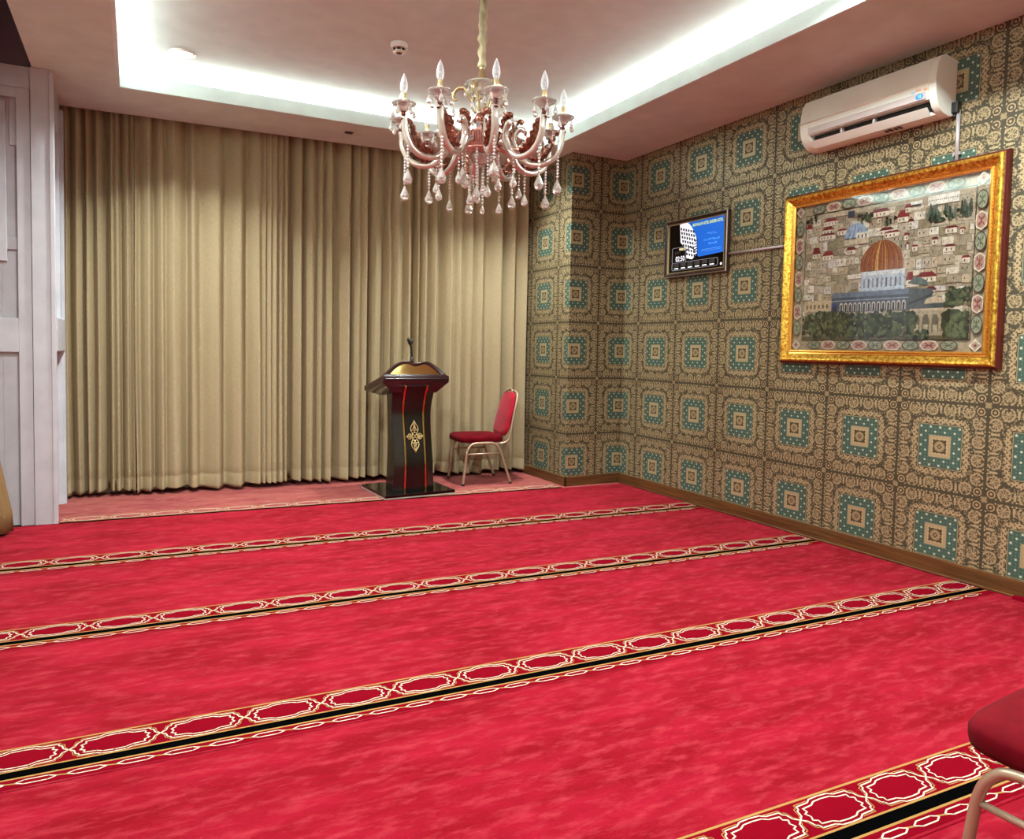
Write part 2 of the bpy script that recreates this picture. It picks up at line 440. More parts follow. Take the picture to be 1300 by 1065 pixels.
def text_mesh(txt, size, spacing=1.0, bold=0.0):
    cu = bpy.data.curves.new('t', 'FONT'); cu.body = txt; cu.size = size; cu.space_character = spacing
    cu.align_x = 'LEFT'; cu.offset = bold; cu.resolution_u = 3
    o = bpy.data.objects.new('t', cu); C.objects.link(o); bpy.context.view_layer.update()
    me = bpy.data.meshes.new_from_object(o.evaluated_get(bpy.context.evaluated_depsgraph_get()))
    vs = [v.co.copy() for v in me.vertices]; fs = [tuple(p.vertices) for p in me.polygons]
    bpy.data.objects.remove(o); bpy.data.curves.remove(cu); bpy.data.meshes.remove(me)
    return vs, fs

# ================================================================== SETTING
T = 0.53
def uvr(y, z): return ((4.947 - y) / T, (z - 1.5564) / T)
# floor slab
b = MB(); b.box(-1.7, WX + 0.2, YB - 0.2, 7.4, -0.12, -0.012); struct(b.build('floor', mat('screed', '#6b5a50', 0.9)))
# papered right wall, pilaster front and pilaster side
def paper_wall(name, x0, x1, y0, y1, inner, H_=H):
    """box wall; 'inner' faces carry wallpaper coordinates"""
    b = MB(); b.box(x0, x1, y0, y1, -0.12, H_ + 0.02)
    vs = b.v
    for fi, q in enumerate(b.f):
        uv = []
        for i in q:
            X, Y, Z = vs[i]
            if fi in (2, 4): uv.append(((X - 3.940) / T, (Z - 1.5564) / T))
            elif name == 'wall_pilaster': uv.append(((5.947 - Y) / T, (Z - 1.5564) / T))
            else: uv.append(uvr(Y, Z))
        b.uv[fi] = uv
    return struct(b.build(name, PAPER))
paper_wall('wall_right', WX, WX + 0.12, YB, 7.3, 3)
paper_wall('wall_pilaster', PX, WX - 0.001, PY, 6.9, 3)
b = MB(); b.box(-1.7, WX + 0.12, 6.98, 7.10, -0.12, 3.6); struct(b.build('wall_back', BACKW))
b = MB(); b.box(-1.7, WX + 0.12, YB - 0.12, YB, -0.12, 3.7); struct(b.build('wall_front', BACKW))
b = MB(); b.box(-1.72, -1.6, YB, 5.98, -0.12, 3.7); struct(b.build('wall_left', BACKW))

# ceiling: soffit ring with a slanted far edge, lip, cove trough and raised ceiling
b = MB()
XL = -0.61
def slab(pts, z0, z1, mi=0):
    n = len(pts); b.face([(x, y, z0) for x, y in pts][::-1], mi); b.face([(x, y, z1) for x, y in pts], mi)
    for i in range(n):
        (x0, y0), (x1, y1) = pts[i], pts[(i + 1) % n]
        b.face([(x0, y0, z0), (x1, y1, z0), (x1, y1, z1), (x0, y0, z1)], mi)
c0, c1 = TYF(TX0), TYF(TX1)
slab([(XL, YB), (TX0, YB), (TX0, 5.90), (XL, 5.90)], H, H + 0.03)
slab([(LX - 0.06, 5.90), (TX0, 5.90), (TX0, CY(TX0)), (LX - 0.06, CY(LX))], H, H + 0.03)
slab([(TX0, c0), (TX1, c1), (TX1, CY(TX1)), (TX0, CY(TX0))], H, H + 0.03)
slab([(TX0, YB), (TX1, YB), (TX1, TY0), (TX0, TY0)], H, H + 0.03)
slab([(TX1, YB), (WX, YB), (WX, PY + 0.02), (PX + 0.02, PY + 0.02), (PX + 0.02, CY(PX)), (TX1, CY(TX1))], H, H + 0.03)
b.box(XL, XL + 0.03, YB, 5.90, H + 0.03, 3.6)          # fascia toward the recess on the left
struct(b.build('ceiling', SOFFIT))
b = MB()
lip = 0.105; th = 0.02
b.box(TX0 - th, TX0 + 0.002, TY0 - th, c0 + th, H - 0.001, H + lip)
b.box(TX1 - 0.002, TX1 + th, TY0 - th, c1 + th, H - 0.001, H + lip)
b.box(TX0, TX1, TY0 - th, TY0 + 0.002, H - 0.001, H + lip)
slab([(TX0, c0 - 0.002), (TX1, c1 - 0.002), (TX1, c1 + th), (TX0, c0 + th)], H - 0.001, H + lip)
struct(b.build('trim_1', WHITE))
b = MB()
g = 0.20
b.box(TX0 - g - 0.3, TX1 + g + 0.3, TY0 - g - 0.3, 6.5, H2, H2 + 0.04)
b.box(TX0 - g - 0.02, TX0 - g, TY0 - g, 6.24, H + 0.03, H2)
b.box(TX1 + g, TX1 + g + 0.02, TY0 - g, 6.24, H + 0.03, H2)
b.box(TX0 - g, TX1 + g, TY0 - g - 0.02, TY0 - g, H + 0.03, H2)
b.box(TX0 - g, TX1 + g, 6.22, 6.24, H + 0.03, H2)
struct(b.build('ceiling_raised', WHITE))
# curtain pocket top and left recess top
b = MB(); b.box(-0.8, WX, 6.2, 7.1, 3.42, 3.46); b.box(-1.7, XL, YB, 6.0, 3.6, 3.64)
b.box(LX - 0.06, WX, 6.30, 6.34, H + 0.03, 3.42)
struct(b.build('ceiling_pocket', SHADEGREY))  # recess top coloured grey to carry its shade

# skirting on the papered walls
b = MB(); b.box(WX - 0.016, WX + 0.001, YB, PY, 0, 0.098); b.box(WX - 0.020, WX, YB, PY, 0.0, 0.012)
struct(b.build('baseboard_right', BASEW, bevel=0.004))
b = MB(); b.box(PX - 0.016, WX - 0.016, PY - 0.016, PY + 0.001, 0, 0.09)
b.box(PX - 0.016, PX + 0.001, PY - 0.016, 6.62, 0, 0.09)
struct(b.build('baseboard_pilaster', BASEW, bevel=0.004))

# panelled white wall at the left: front face at y=5.90 and the return toward the curtain
b = MB()
y0 = 5.90
b.box(-1.7, -0.80, 5.95, 6.05, 0, 3.6)
b.box(-0.80, LX - 0.06, 5.95, 6.05, 0, 3.6)
b.box(-0.622, LX, y0, 5.985, 0, H)                                  # corner post
b.box(-1.7, -0.622, 5.915, 5.95, 2.985, H)                          # head
b.box(-1.7, -0.622, 5.935, 5.951, H, 3.6, 1)                         # wall over the panelling, its shade put into a grey colour
b.box(-0.704, -0.625, 5.912, 5.951, 0, 2.985); b.box(-1.7, -0.704, 5.912, 5.951, 2.915, 2.985)
b.box(-1.7, -0.704, 5.912, 5.951, 1.204, 1.434)
b.box(-0.745, -0.704, 5.934, 5.951, 2.60, 2.915); b.box(-1.7, -0.765, 5.922, 5.951, 1.82, 2.89)
b.box(-1.7, -0.704, 5.93, 5.951, 1.90, 1.985)
b.box(-0.514, LX + 0.004, y0 - 0.008, y0 + 0.02, 0, 3.11)           # corner bead
# return wall: set back, with rail, frames and a second pilaster by the curtain
b.box(-0.60, -0.56, 5.98, 6.62, 0, H)
b.box(-0.60, LX - 0.02, 5.98, 6.62, 2.93, H)
b.box(-0.60, -0.505, 6.04, 6.10, 1.40, 2.93); b.box(-0.60, -0.505, 6.50, 6.56, 1.40, 2.93)
b.box(-0.60, -0.505, 6.04, 6.56, 2.86, 2.93)
b.box(-0.60, LX + 0.005, 6.60, 6.66, 0.0, 3.06)
b.box(-0.60, LX + 0.004, 6.0, 6.64, 1.21, 1.45)
b.box(-0.60, LX - 0.012, 6.59, 6.60, 0.0, 1.21)
b.box(-0.60, -0.535, 6.56, 7.0, 0, H)
struct(b.build('wall_panelled', [PANEL, SHADEGREY], bevel=0.003))

# ================================================================== CARPET
SL = -0.052
def cx(x, v): return v + SL * x
def carpet(name, v0, v1, m, label):
    """a carpet length between two lines that run parallel to the bands, clipped to the room"""
    b = MB(); xs = [-1.6 + i * 0.1 for i in range(59)]
    xs = sorted(xs + [PX - 0.002, PX])
    if v1 == 12: xs = [-0.555] + [x for x in xs if x > -0.55]
    xs = [x for x in xs if x < WX - 0.001] + [WX - 0.001]
    top = []
    for x in xs:
        ya = max(YB, cx(x, v0)); yb_ = cx(x, v1)
        lim = 5.90 if x < -0.56 else (PY - 0.001 if x > PX - 0.001 else 6.97)
        top.append((x, ya, min(yb_, lim)))
    for (xa, a0, a1), (xb, b0, b1) in zip(top[:-1], top[1:]):
        b.face([(xa, a0, 0), (xb, b0, 0), (xb, b1, 0), (xa, a1, 0)])
        b.face([(xa, a0, -0.011), (xb, b0, -0.011), (xb, b0, 0), (xa, a0, 0)])
    o = b.build(name, m)
    return o
BL = [1.315, 2.485, 3.60, 4.765, 5.88]
def ribbon(b, pts, w, mi, z):
    """constant-width flat ribbon in carpet space (u, o)"""
    for (p, q) in zip(pts[:-1], pts[1:]):
        d = Vector((q[0] - p[0], q[1] - p[1])); L = d.length
        if L < 1e-6: continue
        d /= L; n = Vector((-d.y, d.x)) * w / 2; e = d * w * 0.35
        pp = [(p[0] - e.x - n.x, p[1] - e.y - n.y), (q[0] + e.x - n.x, q[1] + e.y - n.y), (q[0] + e.x + n.x, q[1] + e.y + n.y), (p[0] - e.x + n.x, p[1] - e.y + n.y)]
        b.face([(*k, z) for k in pp], mi)
def band(parent, v, z0, x0, x1, chain=True, phase=0.0, fill=None):
    """the woven border: gold lines, lattice of ivory cartouches, black stripe, small chain"""
    b = MB(); z = z0
    def line(o0, o1, mi, zz): b.face([(x0, o0, zz), (x1, o0, zz), (x1, o1, zz), (x0, o1, zz)], mi)
    line(-0.0185, 0.0185, 0, z)
    line(0.024, 0.160, 3, z - 0.0003)
    line(0.0195, 0.0265, 2, z); line(0.158, 0.166, 2, z)
    if chain: line(-0.027, -0.019, 2, z); line(-0.076, -0.027, 3, z - 0.0003); line(-0.089, -0.086, 3, z)
    per = 0.260; cen = 0.0915
    n0 = int(math.floor((x0 - phase) / per)); n1 = int(math.ceil((x1 - phase) / per))
    prof = [(0.0, 0.0), (0.016, 0.012), (0.022, 0.033), (0.030, 0.036), (0.034, 0.048), (0.078, 0.050), (0.095, 0.060), (0.130, 0.062)]
    inn = [(0.040, 0.0), (0.032, 0.014), (0.046, 0.020), (0.044, 0.034), (0.080, 0.037), (0.098, 0.047), (0.130, 0.049)]
    for k in range(n0, n1 + 1):
        for sx in (1, -1):
            for sy in (1, -1):
                for P, zz in ((prof, z + 0.0002), (inn, z + 0.0002)):
                    pts = [(phase + k * per + sx * u, cen + sy * o) for u, o in P]
                    pts = [p for p in pts if x0 <= p[0] <= x1]
                    ribbon(b, pts, 0.0043, 1, zz)
                pts = [(phase + k * per + sx * u, cen + sy * o) for u, o in [(0.004, 0.006), (0.012, 0.018), (0.016, 0.040), (0.028, 0.044), (0.030, 0.055), (0.080, 0.057)]]
                pts = [p for p in pts if x0 <= p[0] <= x1]
                ribbon(b, pts, 0.003, 2, z + 0.0001)
    if chain:
        pc = 0.130; n0 = int(math.floor(x0 / pc)); n1 = int(math.ceil(x1 / pc))
        for k in range(n0, n1 + 1):
            c = phase + 0.065 + k * pc
            ring = [(c - 0.052, -0.050), (c - 0.030, -0.039), (c + 0.030, -0.039), (c + 0.052, -0.050), (c + 0.030, -0.061), (c - 0.030, -0.061), (c - 0.052, -0.050)]
            if c - 0.06 > x0 and c + 0.06 < x1: ribbon(b, ring, 0.0043, 1, z + 0.0002)
            lk = [(c + 0.048, -0.047), (c + 0.082, -0.053)]
            if c > x0 and c + 0.09 < x1: ribbon(b, lk, 0.006, 2, z + 0.0001)
    o = b.build('border_band', [BLACKP, IVORYP, GOLDP, fill or DEEPRED], parent)
    o.location = (0, v, 0); o.rotation_euler = (0, 0, math.atan(SL)); return o
car = carpet('prayer_carpet', -20, 5.868, CARPET, '')
tag(car, 'bright red prayer carpet with black and ivory border bands covering the room', 'carpet')
for v in BL[:4]: band(car, v, 0.0012, -0.86 if v > 2 else -1.5, WX - 0.02, True, 0.063)
rug = carpet('faded_carpet', 5.868, 12, CARPET2, '')
tag(rug, 'faded salmon carpet strip under the lectern in front of the long curtains', 'carpet')
band(rug, 5.88, 0.0012, LX + 0.01, 3.55, False, 0.075, CARPET2)
# loose carpet edge that rides up against the skirting at the right
b = MB(); rows = []
for i in range(17):
    y = 2.10 - i * 0.1; hh = 0.020 + 0.006 * math.sin(i * 1.3)
    rows.append([(WX - 0.050, y, 0.001), (WX - 0.045, y, hh * 0.7), (WX - 0.035, y, hh), (WX - 0.022, y, hh * 0.9), (WX - 0.021, y, 0.001)])
b.grid(rows); b.face(rows[0]); b.build('raised_edge', DEEPRED, car)

# ================================================================== CURTAINS
def curtain(name, label, ridges, ztop, zbot, base, group=None, seed=0, amp=0.13, thick=0.003, m=CURT, slant=None):
    """pleated cloth hung from a track; ridges = x of every fold that comes forward"""
    rnd = random.Random(seed); b = MB(); R = ridges
    xs = []
    for i in range(len(R) - 1):
        n = 14 if R[i + 1] - R[i] > 0.06 else 10
        xs += [R[i] + (R[i + 1] - R[i]) * k / n for k in range(n)]
    xs.append(R[-1])
    vp = [rnd.choice((rnd.uniform(0.24, 0.36), rnd.uniform(0.55, 0.76))) for _ in R]; dp = [rnd.uniform(0.5, 1.3) for _ in R]
    wig = [rnd.uniform(-1, 1) for _ in R]
    zs = [zbot, zbot + 0.02, zbot + 0.11, zbot + 0.118, zbot + 0.126] + [zbot + 0.2 + k * (ztop - zbot - 0.2) / 16 for k in range(17)]
    rows = []
    for z in zs:
        t = (z - zbot) / (ztop - zbot); row = []
        for x in xs:
            i = 0
            while i < len(R) - 2 and x > R[i + 1]: i += 1
            g = R[i + 1] - R[i]; s = (x - R[i]) / g
            v = vp[i]
            s2 = s / v * 0.5 if s < v else 0.5 + (s - v) / (1 - v) * 0.5
            q = math.sin(PI * s2); d = 0.5 * q ** 0.9 + 0.5 * q ** 5
            a = min(amp, g * 1.05) * dp[i] * (0.75 + 0.35 * (1 - t))
            yy = base(x) + a * d
            lx = x + (wig[i] * (1 - s) + wig[i + 1] * s) * 0.010 * (1 - t) * math.sin(t * 5 + wig[i])
            if 0.112 < z - zbot < 0.122: yy += 0.003
            yy += 0.012 * (1 - t) ** 3 * math.sin(x * 23 + wig[i] * 2)
            zz = z
            if z == zbot: zz = z + 0.012 * math.sin(x * 9 + seed) + 0.010 * d
            if slant: zz += slant(x)
            row.append((lx, yy, zz))
        rows.append(row)
    b.grid(rows, flip=True)
    k0 = len(b.f)
    n = len(xs)
    L = [0.0]
    for i in range(1, n):
        a, c = rows[8][i - 1], rows[8][i]; L.append(L[-1] + math.hypot(c[0] - a[0], c[1] - a[1]))
    fi = 0
    for i in range(len(rows) - 1):
        for j in range(n - 1):
            uv = [(L[j], zs[i]), (L[j + 1], zs[i]), (L[j + 1], zs[i + 1]), (L[j], zs[i + 1])]
            b.uv[fi] = uv[::-1]; fi += 1
    o = b.build(name, m)
    md = o.modifiers.new('thick', 'SOLIDIFY'); md.thickness = thick; md.offset = -1
    return tag(o, label, 'curtain', group)
base = lambda x: CY(x) + 0.045
RA = [-0.54, -0.485, -0.409, -0.338, -0.265, -0.164, -0.124, -0.05, 0.0]
RB = [0.004, 0.107, 0.202, 0.292, 0.438, 0.638, 0.816, 0.967, 1.019, 1.066, 1.116]
RC = [1.122, 1.16, 1.208, 1.331, 1.428, 1.512, 1.598, 1.764, 1.851, 1.925, 2.015, 2.144, 2.228, 2.337, 2.431, 2.502, 2.606, 2.769, 2.86, 2.977, 3.087, 3.302, 3.443, 3.59]
curtain('curtain', 'beige floor-length curtain, the narrow length beside the white panelled wall', RA, 3.40, 0.035, base, 'beige curtains across the far wall', 3)
curtain('curtain', 'beige floor-length curtain with wide shallow folds, left of the dense gather of pleats', RB, 3.40, 0.035, lambda x: base(x) - 0.03, 'beige curtains across the far wall', 5, 0.085)
curtain('curtain', 'beige pleated curtain hanging behind the lectern and the red chair', RC, 3.40, 0.035, base, 'beige curtains across the far wall', 9)
# curtain gathered in the recess at the far left, only its foot in view
b = MB(); rows = []
for k in range(25):
    z = 0.02 + k * 0.13; t = k / 24
    cxx = -0.86 - 0.10 * min(1, max(0, (z - 0.15) / 0.8)); w = 0.125 - 0.045 * min(1, max(0, z / 0.9))
    row = []
    for j in range(40):
        a = 2 * PI * j / 40; rr = 1 + 0.13 * math.cos(9 * a + t * 1.5)
        row.append((cxx + w * rr * math.cos(a), 5.70 + w * 0.8 * rr * math.sin(a), z))
    rows.append(row)
b.grid(rows, closed=True, caps=True)
tag(b.build('tied_curtain', m_curtain('brown_drape', '#6e5536', '#94764e')), 'brown gathered curtain standing before the white panelling at the left edge', 'curtain')

# ================================================================== LECTERN
def lectern():
    t = thing('lectern', 'dark wood lectern with gold strips and gold emblem, in front of the curtains', 'lectern', (2.165, 6.09, 0.002), math.radians(3))
    # slab with pale edge
    b = MB(); b.box(-0.325, 0.325, -0.30, 0.30, 0.008, 0.034, 0); o = b.build('base_slab', BLACKG, t, bevel=0.003)
    b = MB(); b.box(-0.328, 0.328, -0.303, 0.303, 0.0, 0.010); b.build('slab_edge', mat('pale_edge', '#a79c90', 0.5), t)
    # body sections: front profile bows in at mid height
    def fy(z):
        if z < 0.25: return -0.178
        if z < 0.70: q = (z - 0.25) / 0.45; return -0.178 + 0.070 * (q * q * (3 - 2 * q) * 0.5 + q * 0.5)
        q = (z - 0.70) / 0.25; return -0.108 - 0.075 * q * q
    def hw(z): s = (z - 0.034) / 0.92; return 0.172 + 0.016 * abs(2 * s - 0.9) ** 1.6
    Z = [0.034 + i * 0.92 / 20 for i in range(21)]
    def strip(name, xa, xb, dy, m, dep=0.02, wide=False):
        b = MB(); rows = []
        for z in Z:
            s = hw(z) / 0.172; a_, c_ = xa * s, xb * s; y = fy(z) + dy
            ya, yb2 = (y + 0.05 * (abs(a_) > 0.15), y + 0.05 * (abs(c_) > 0.15)) if wide else (y, y)
            rows.append([(a_, ya, z), (c_, yb2, z), (c_, y + dep + 0.05 * wide, z), (a_, y + dep + 0.05 * wide, z)])
        b.grid(rows, 0, False, True, True); return b.build(name, m, t, bevel=0.002)
    strip('front_panel', -0.082, 0.082, -0.004, DARKW, 0.03)
    strip('gold_strip', -0.100, -0.084, 0.004, GOLDM, 0.02); strip('gold_strip', 0.084, 0.100, 0.004, GOLDM, 0.02)
    strip('wing_panel', -0.180, -0.101, -0.002, DARKW, 0.03, True); strip('wing_panel', 0.101, 0.180, -0.002, DARKW, 0.03, True)
    b = MB(); rows = []
    for z in Z:
        w = hw(z) * 0.98; y = fy(z) + 0.05; rows.append([(-w, y, z), (w, y, z), (w, 0.08, z), (-w, 0.075, z)])
    b.grid(rows, 0, False, True, True); b.build('body', DARKW, t, bevel=0.003)
    # sloping desk: deep lip at the audience side, falling to the speaker
    b = MB()
    top = [(-0.315, -0.17, 1.045), (0.315, -0.17, 1.045), (0.335, 0.24, 0.935), (-0.335, 0.24, 0.935)]
    bot = [(-0.315, -0.17, 0.985), (0.315, -0.17, 0.985), (0.335, 0.24, 0.890), (-0.335, 0.24, 0.890)]
    und = [(-0.20, -0.17 + 0.02, 0.89), (0.20, -0.15, 0.89), (0.20, 0.20, 0.85), (-0.20, 0.20, 0.85)]
    b.grid([und, bot, top], 0, False, True, True)
    b.build('desk', RIMW, t, bevel=0.010, segs=3)
    b = MB(); b.box(-0.29, 0.29, -0.182, -0.168, 1.008, 1.020); b.build('desk_moulding', RIMW, t, bevel=0.004)
    # fascia: double-humped rim with gold panel
    P = [(-0.30, 1.035), (-0.25, 1.075), (-0.18, 1.125), (-0.11, 1.155), (-0.05, 1.158), (0.01, 1.140), (0.07, 1.150), (0.12, 1.158), (0.18, 1.130), (0.24, 1.085), (0.29, 1.035)]
    path = smooth_path([(x, -0.150 + (z - 1.03) * 0.35, z) for x, z in P], 5)
    b = MB(); rows = []
    for p in path: rows.append([(p.x * 1.02, p.y - 0.012, p.z + 0.008), (p.x * 1.02, p.y + 0.03, p.z + 0.008), (p.x * 0.925, p.y + 0.03, p.z - 0.015), (p.x * 0.925, p.y - 0.012, p.z - 0.015)])
    b.grid(rows, 0, True, True, True); b.box(-0.29, 0.29, -0.163, -0.140, 1.040, 1.052); b.build('fascia_rim', RIMW, t, bevel=0.003)
    b = MB()
    for p, q in zip(path[:-1], path[1:]):
        b.face([(p.x * 0.93, -0.150, 1.03), (q.x * 0.93, -0.150, 1.03), (q.x * 0.93, q.y, max(1.031, q.z - 0.008)), (p.x * 0.93, p.y, max(1.031, p.z - 0.008))], 0, None, False)
    o = b.build('fascia_plate', GOLDM, t); md = o.modifiers.new('s', 'SOLIDIFY'); md.thickness = 0.004; md.offset = -1
    # emblem: pierced lozenge of scrolls
    b = MB(); ey = lambda pz: fy(0.506 + pz) - 0.0065
    def rod(pts, r=0.0032): b.tube([(px, ey(pz), 0.506 + pz) for px, pz in pts], r, 6)
    for s in (1, -1):
        for u in (1, -1):
            rod([(0, u * 0.139), (s * 0.012, u * 0.112), (s * 0.030, u * 0.088), (s * 0.036, u * 0.070), (s * 0.030, u * 0.055), (s * 0.018, u * 0.052)], 0.0036)
            rod([(s * 0.036, u * 0.070), (s * 0.032, u * 0.045), (s * 0.020, u * 0.030)])
            rod([(0, u * 0.108), (s * 0.008, u * 0.096), (s * 0.006, u * 0.082), (0, u * 0.078)])
            rod([(0, u * 0.085), (s * 0.014, u * 0.072), (s * 0.012, u * 0.056), (0, u * 0.050), (s * 0.004, u * 0.034)])
            rod([(s * 0.024, u * 0.004), (s * 0.060, u * 0.006), (s * 0.058, u * 0.020), (s * 0.042, u * 0.024), (s * 0.034, u * 0.016), (s * 0.044, u * 0.010)], 0.0036)
            rod([(s * 0.074, 0), (s * 0.064, u * 0.012)], 0.004)
            rod([(0, u * 0.004), (s * 0.012, u * 0.012), (s * 0.020, u * 0.024)])
        rod([(s * 0.022, -0.026), (s * 0.026, 0), (s * 0.022, 0.026)], 0.0034)
    rod([(-0.022, 0.028), (0, 0.034), (0.022, 0.028)]); rod([(-0.022, -0.028), (0, -0.034), (0.022, -0.028)])
    for z_ in (0.116, -0.116, 0.066, -0.066): b.sphere((0, ey(z_), 0.506 + z_), 0.0065, 8, 6)
    for x_ in (0.074, -0.074): b.sphere((x_, ey(0), 0.506), 0.0055, 8, 6)
    b.build('emblem', mat('pale_gold_relief', '#d9c285', 0.35, 0.5), t)
    return t
lectern()
# microphone: its own thing standing on the lectern
mic = thing('gooseneck_microphone', 'black gooseneck microphone with a forked head, standing on the lectern', 'microphone', (2.150, 5.985, 1.150))
b = MB(); b.tube([(0, 0, -0.01), (0, 0, 0.02), (-0.002, 0, 0.055)], [0.014, 0.014, 0.011], 12); b.build('socket', BLACK, mic)
b = MB(); b.tube(smooth_path([(-0.002, 0, 0.05), (-0.004, 0, 0.10), (-0.012, 0, 0.145), (-0.022, 0, 0.17)]), 0.0085, 8); b.build('neck', BLACK, mic)
b = MB(); b.tube([(-0.020, 0, 0.163), (-0.022, 0, 0.178), (-0.034, 0, 0.200), (-0.040, -0.005, 0.217)], [0.011, 0.015, 0.012, 0.013], 8); b.build('head', BLACK, mic)
b = MB(); b.tube([(-0.020, 0, 0.172), (-0.004, 0, 0.182), (0.000, 0, 0.198), (-0.002, 0, 0.216)], [0.010, 0.013, 0.010, 0.008], 8); b.build('head', BLACK, mic)

# ================================================================== CHAIRS
def chair():
    """banquet chair facing -y in its own space"""
    t = thing('banquet_chair', '', 'chair')
    # seat: rounded cushion with crown
    b = MB(); n = 48; rows = []
    def out(a, e, sx, sy):
        c, s = math.cos(a), math.sin(a)
        return (sx * math.copysign(abs(c) ** e, c), sy * math.copysign(abs(s) ** e, s))
    for (k, z) in [(0.90, 0.398), (0.985, 0.404), (1.0, 0.420), (1.0, 0.440), (0.97, 0.454), (0.88, 0.463), (0.65, 0.470), (0.3, 0.473), (0.02, 0.474)]:
        row = []
        for j in range(n):
            a = 2 * PI * j / n; x, y = out(a, 0.42, 0.222 * k, 0.232 * k)
            x *= 1.0 - 0.10 * (y / 0.232 + 0) * 0.5 - (0.02)
            row.append((x, y - 0.03, z))
        rows.append(row)
    b.grid(rows, 0, True, True, True); b.build('seat', VELVET2, t)
    # back posts: one continuous bent tube from seat rear, up and over
    def by(z): return 0.205 + (z - 0.42) * 0.26
    for s in (1, -1):
        b = MB()
        b.tube(smooth_path([(s * 0.17, 0.05, 0.392), (s * 0.185, 0.15, 0.385), (s * 0.197, 0.215, 0.405), (s * 0.203, 0.245, 0.46), (s * 0.200, by(0.62) + 0.015, 0.62), (s * 0.188, by(0.78) + 0.012, 0.78), (s * 0.160, by(0.85) + 0.012, 0.85), (s * 0.10, by(0.875) + 0.01, 0.878), (0, by(0.88) + 0.01, 0.885)]), 0.0105, 10)
        b.build('back_post', CHAMP, t)
    # upholstered back
    b = MB(); rows = []
    for (k, dy) in [(0.93, 0.022), (1.0, 0.012), (1.0, -0.006), (0.95, -0.018), (0.75, -0.026), (0.3, -0.030), (0.02, -0.031)]:
        row = []
        for j in range(44):
            a = 2 * PI * j / 44; x, z = out(a, 0.5, 0.178 * k, 0.215 * k); z = 0.655 + z
            x *= 1.0 - 0.16 * ((z - 0.655) / 0.215) ** 1 * (1 if z > 0.655 else 0.4)
            row.append((x, by(z) + dy, z))
        rows.append(row)
    b.grid(rows, 0, True, True, True); b.build('backrest', VELVET, t)
    b = MB(); b.tube(smooth_path([(-0.05, by(0.86), 0.862), (-0.03, by(0.88), 0.893), (0.03, by(0.88), 0.893), (0.05, by(0.86), 0.862)]), 0.006, 8); b.build('hand_grip', CHAMP, t)
    # side frames: legs bend into the rail under the seat
    for s in (1, -1):
        b = MB(); b.tube(smooth_path([(s * 0.222, -0.235, 0.012), (s * 0.219, -0.215, 0.17), (s * 0.218, -0.197, 0.31), (s * 0.218, -0.165, 0.372), (s * 0.218, -0.12, 0.393), (s * 0.218, -0.02, 0.396)]), 0.0125, 12); l = b.build('leg', CHAMP, t)
        b = MB(); b.lathe([(0.015, 0.0), (0.015, 0.018)], 12, (s * 0.222, -0.235, 0)); b.build('foot', RUBBER, l)
        b = MB(); b.tube(smooth_path([(s * 0.222, 0.245, 0.012), (s * 0.219, 0.190, 0.17), (s * 0.218, 0.142, 0.31), (s * 0.218, 0.10, 0.372), (s * 0.218, 0.055, 0.393), (s * 0.218, -0.02, 0.396)]), 0.0125, 12); l = b.build('leg', CHAMP, t)
        b = MB(); b.lathe([(0.015, 0.0), (0.015, 0.018)], 12, (s * 0.222, 0.245, 0)); b.build('foot', RUBBER, l)
        b = MB(); b.tube([(s * 0.2185, -0.198, 0.295), (s * 0.2185, 0.146, 0.295)], 0.0085, 10); b.build('stretcher', CHAMP, t)
    b = MB(); b.tube([(-0.215, -0.13, 0.388), (0.215, -0.13, 0.388)], 0.009, 8); b.build('seat_bar', CHAMP, t)
    b = MB(); b.tube([(-0.215, 0.08, 0.388), (0.215, 0.08, 0.388)], 0.009, 8); b.build('seat_bar', CHAMP, t)
    return t
c1_ = chair(); c1_.location = (2.965, 6.305, 0.001); c1_.rotation_euler = (0, 0, math.radians(-90 - 5))
tag(c1_, 'red velvet banquet chair with champagne frame, standing between the lectern and the pilaster', 'chair', 'red banquet chairs')
c2_ = copy_tree(c1_); c2_.location = (1.898, 0.705, 0.001); c2_.rotation_euler = (0, 0, math.radians(180 + 4))
tag(c2_, 'red velvet banquet chair cut off by the lower right corner of the view', 'chair', 'red banquet chairs')

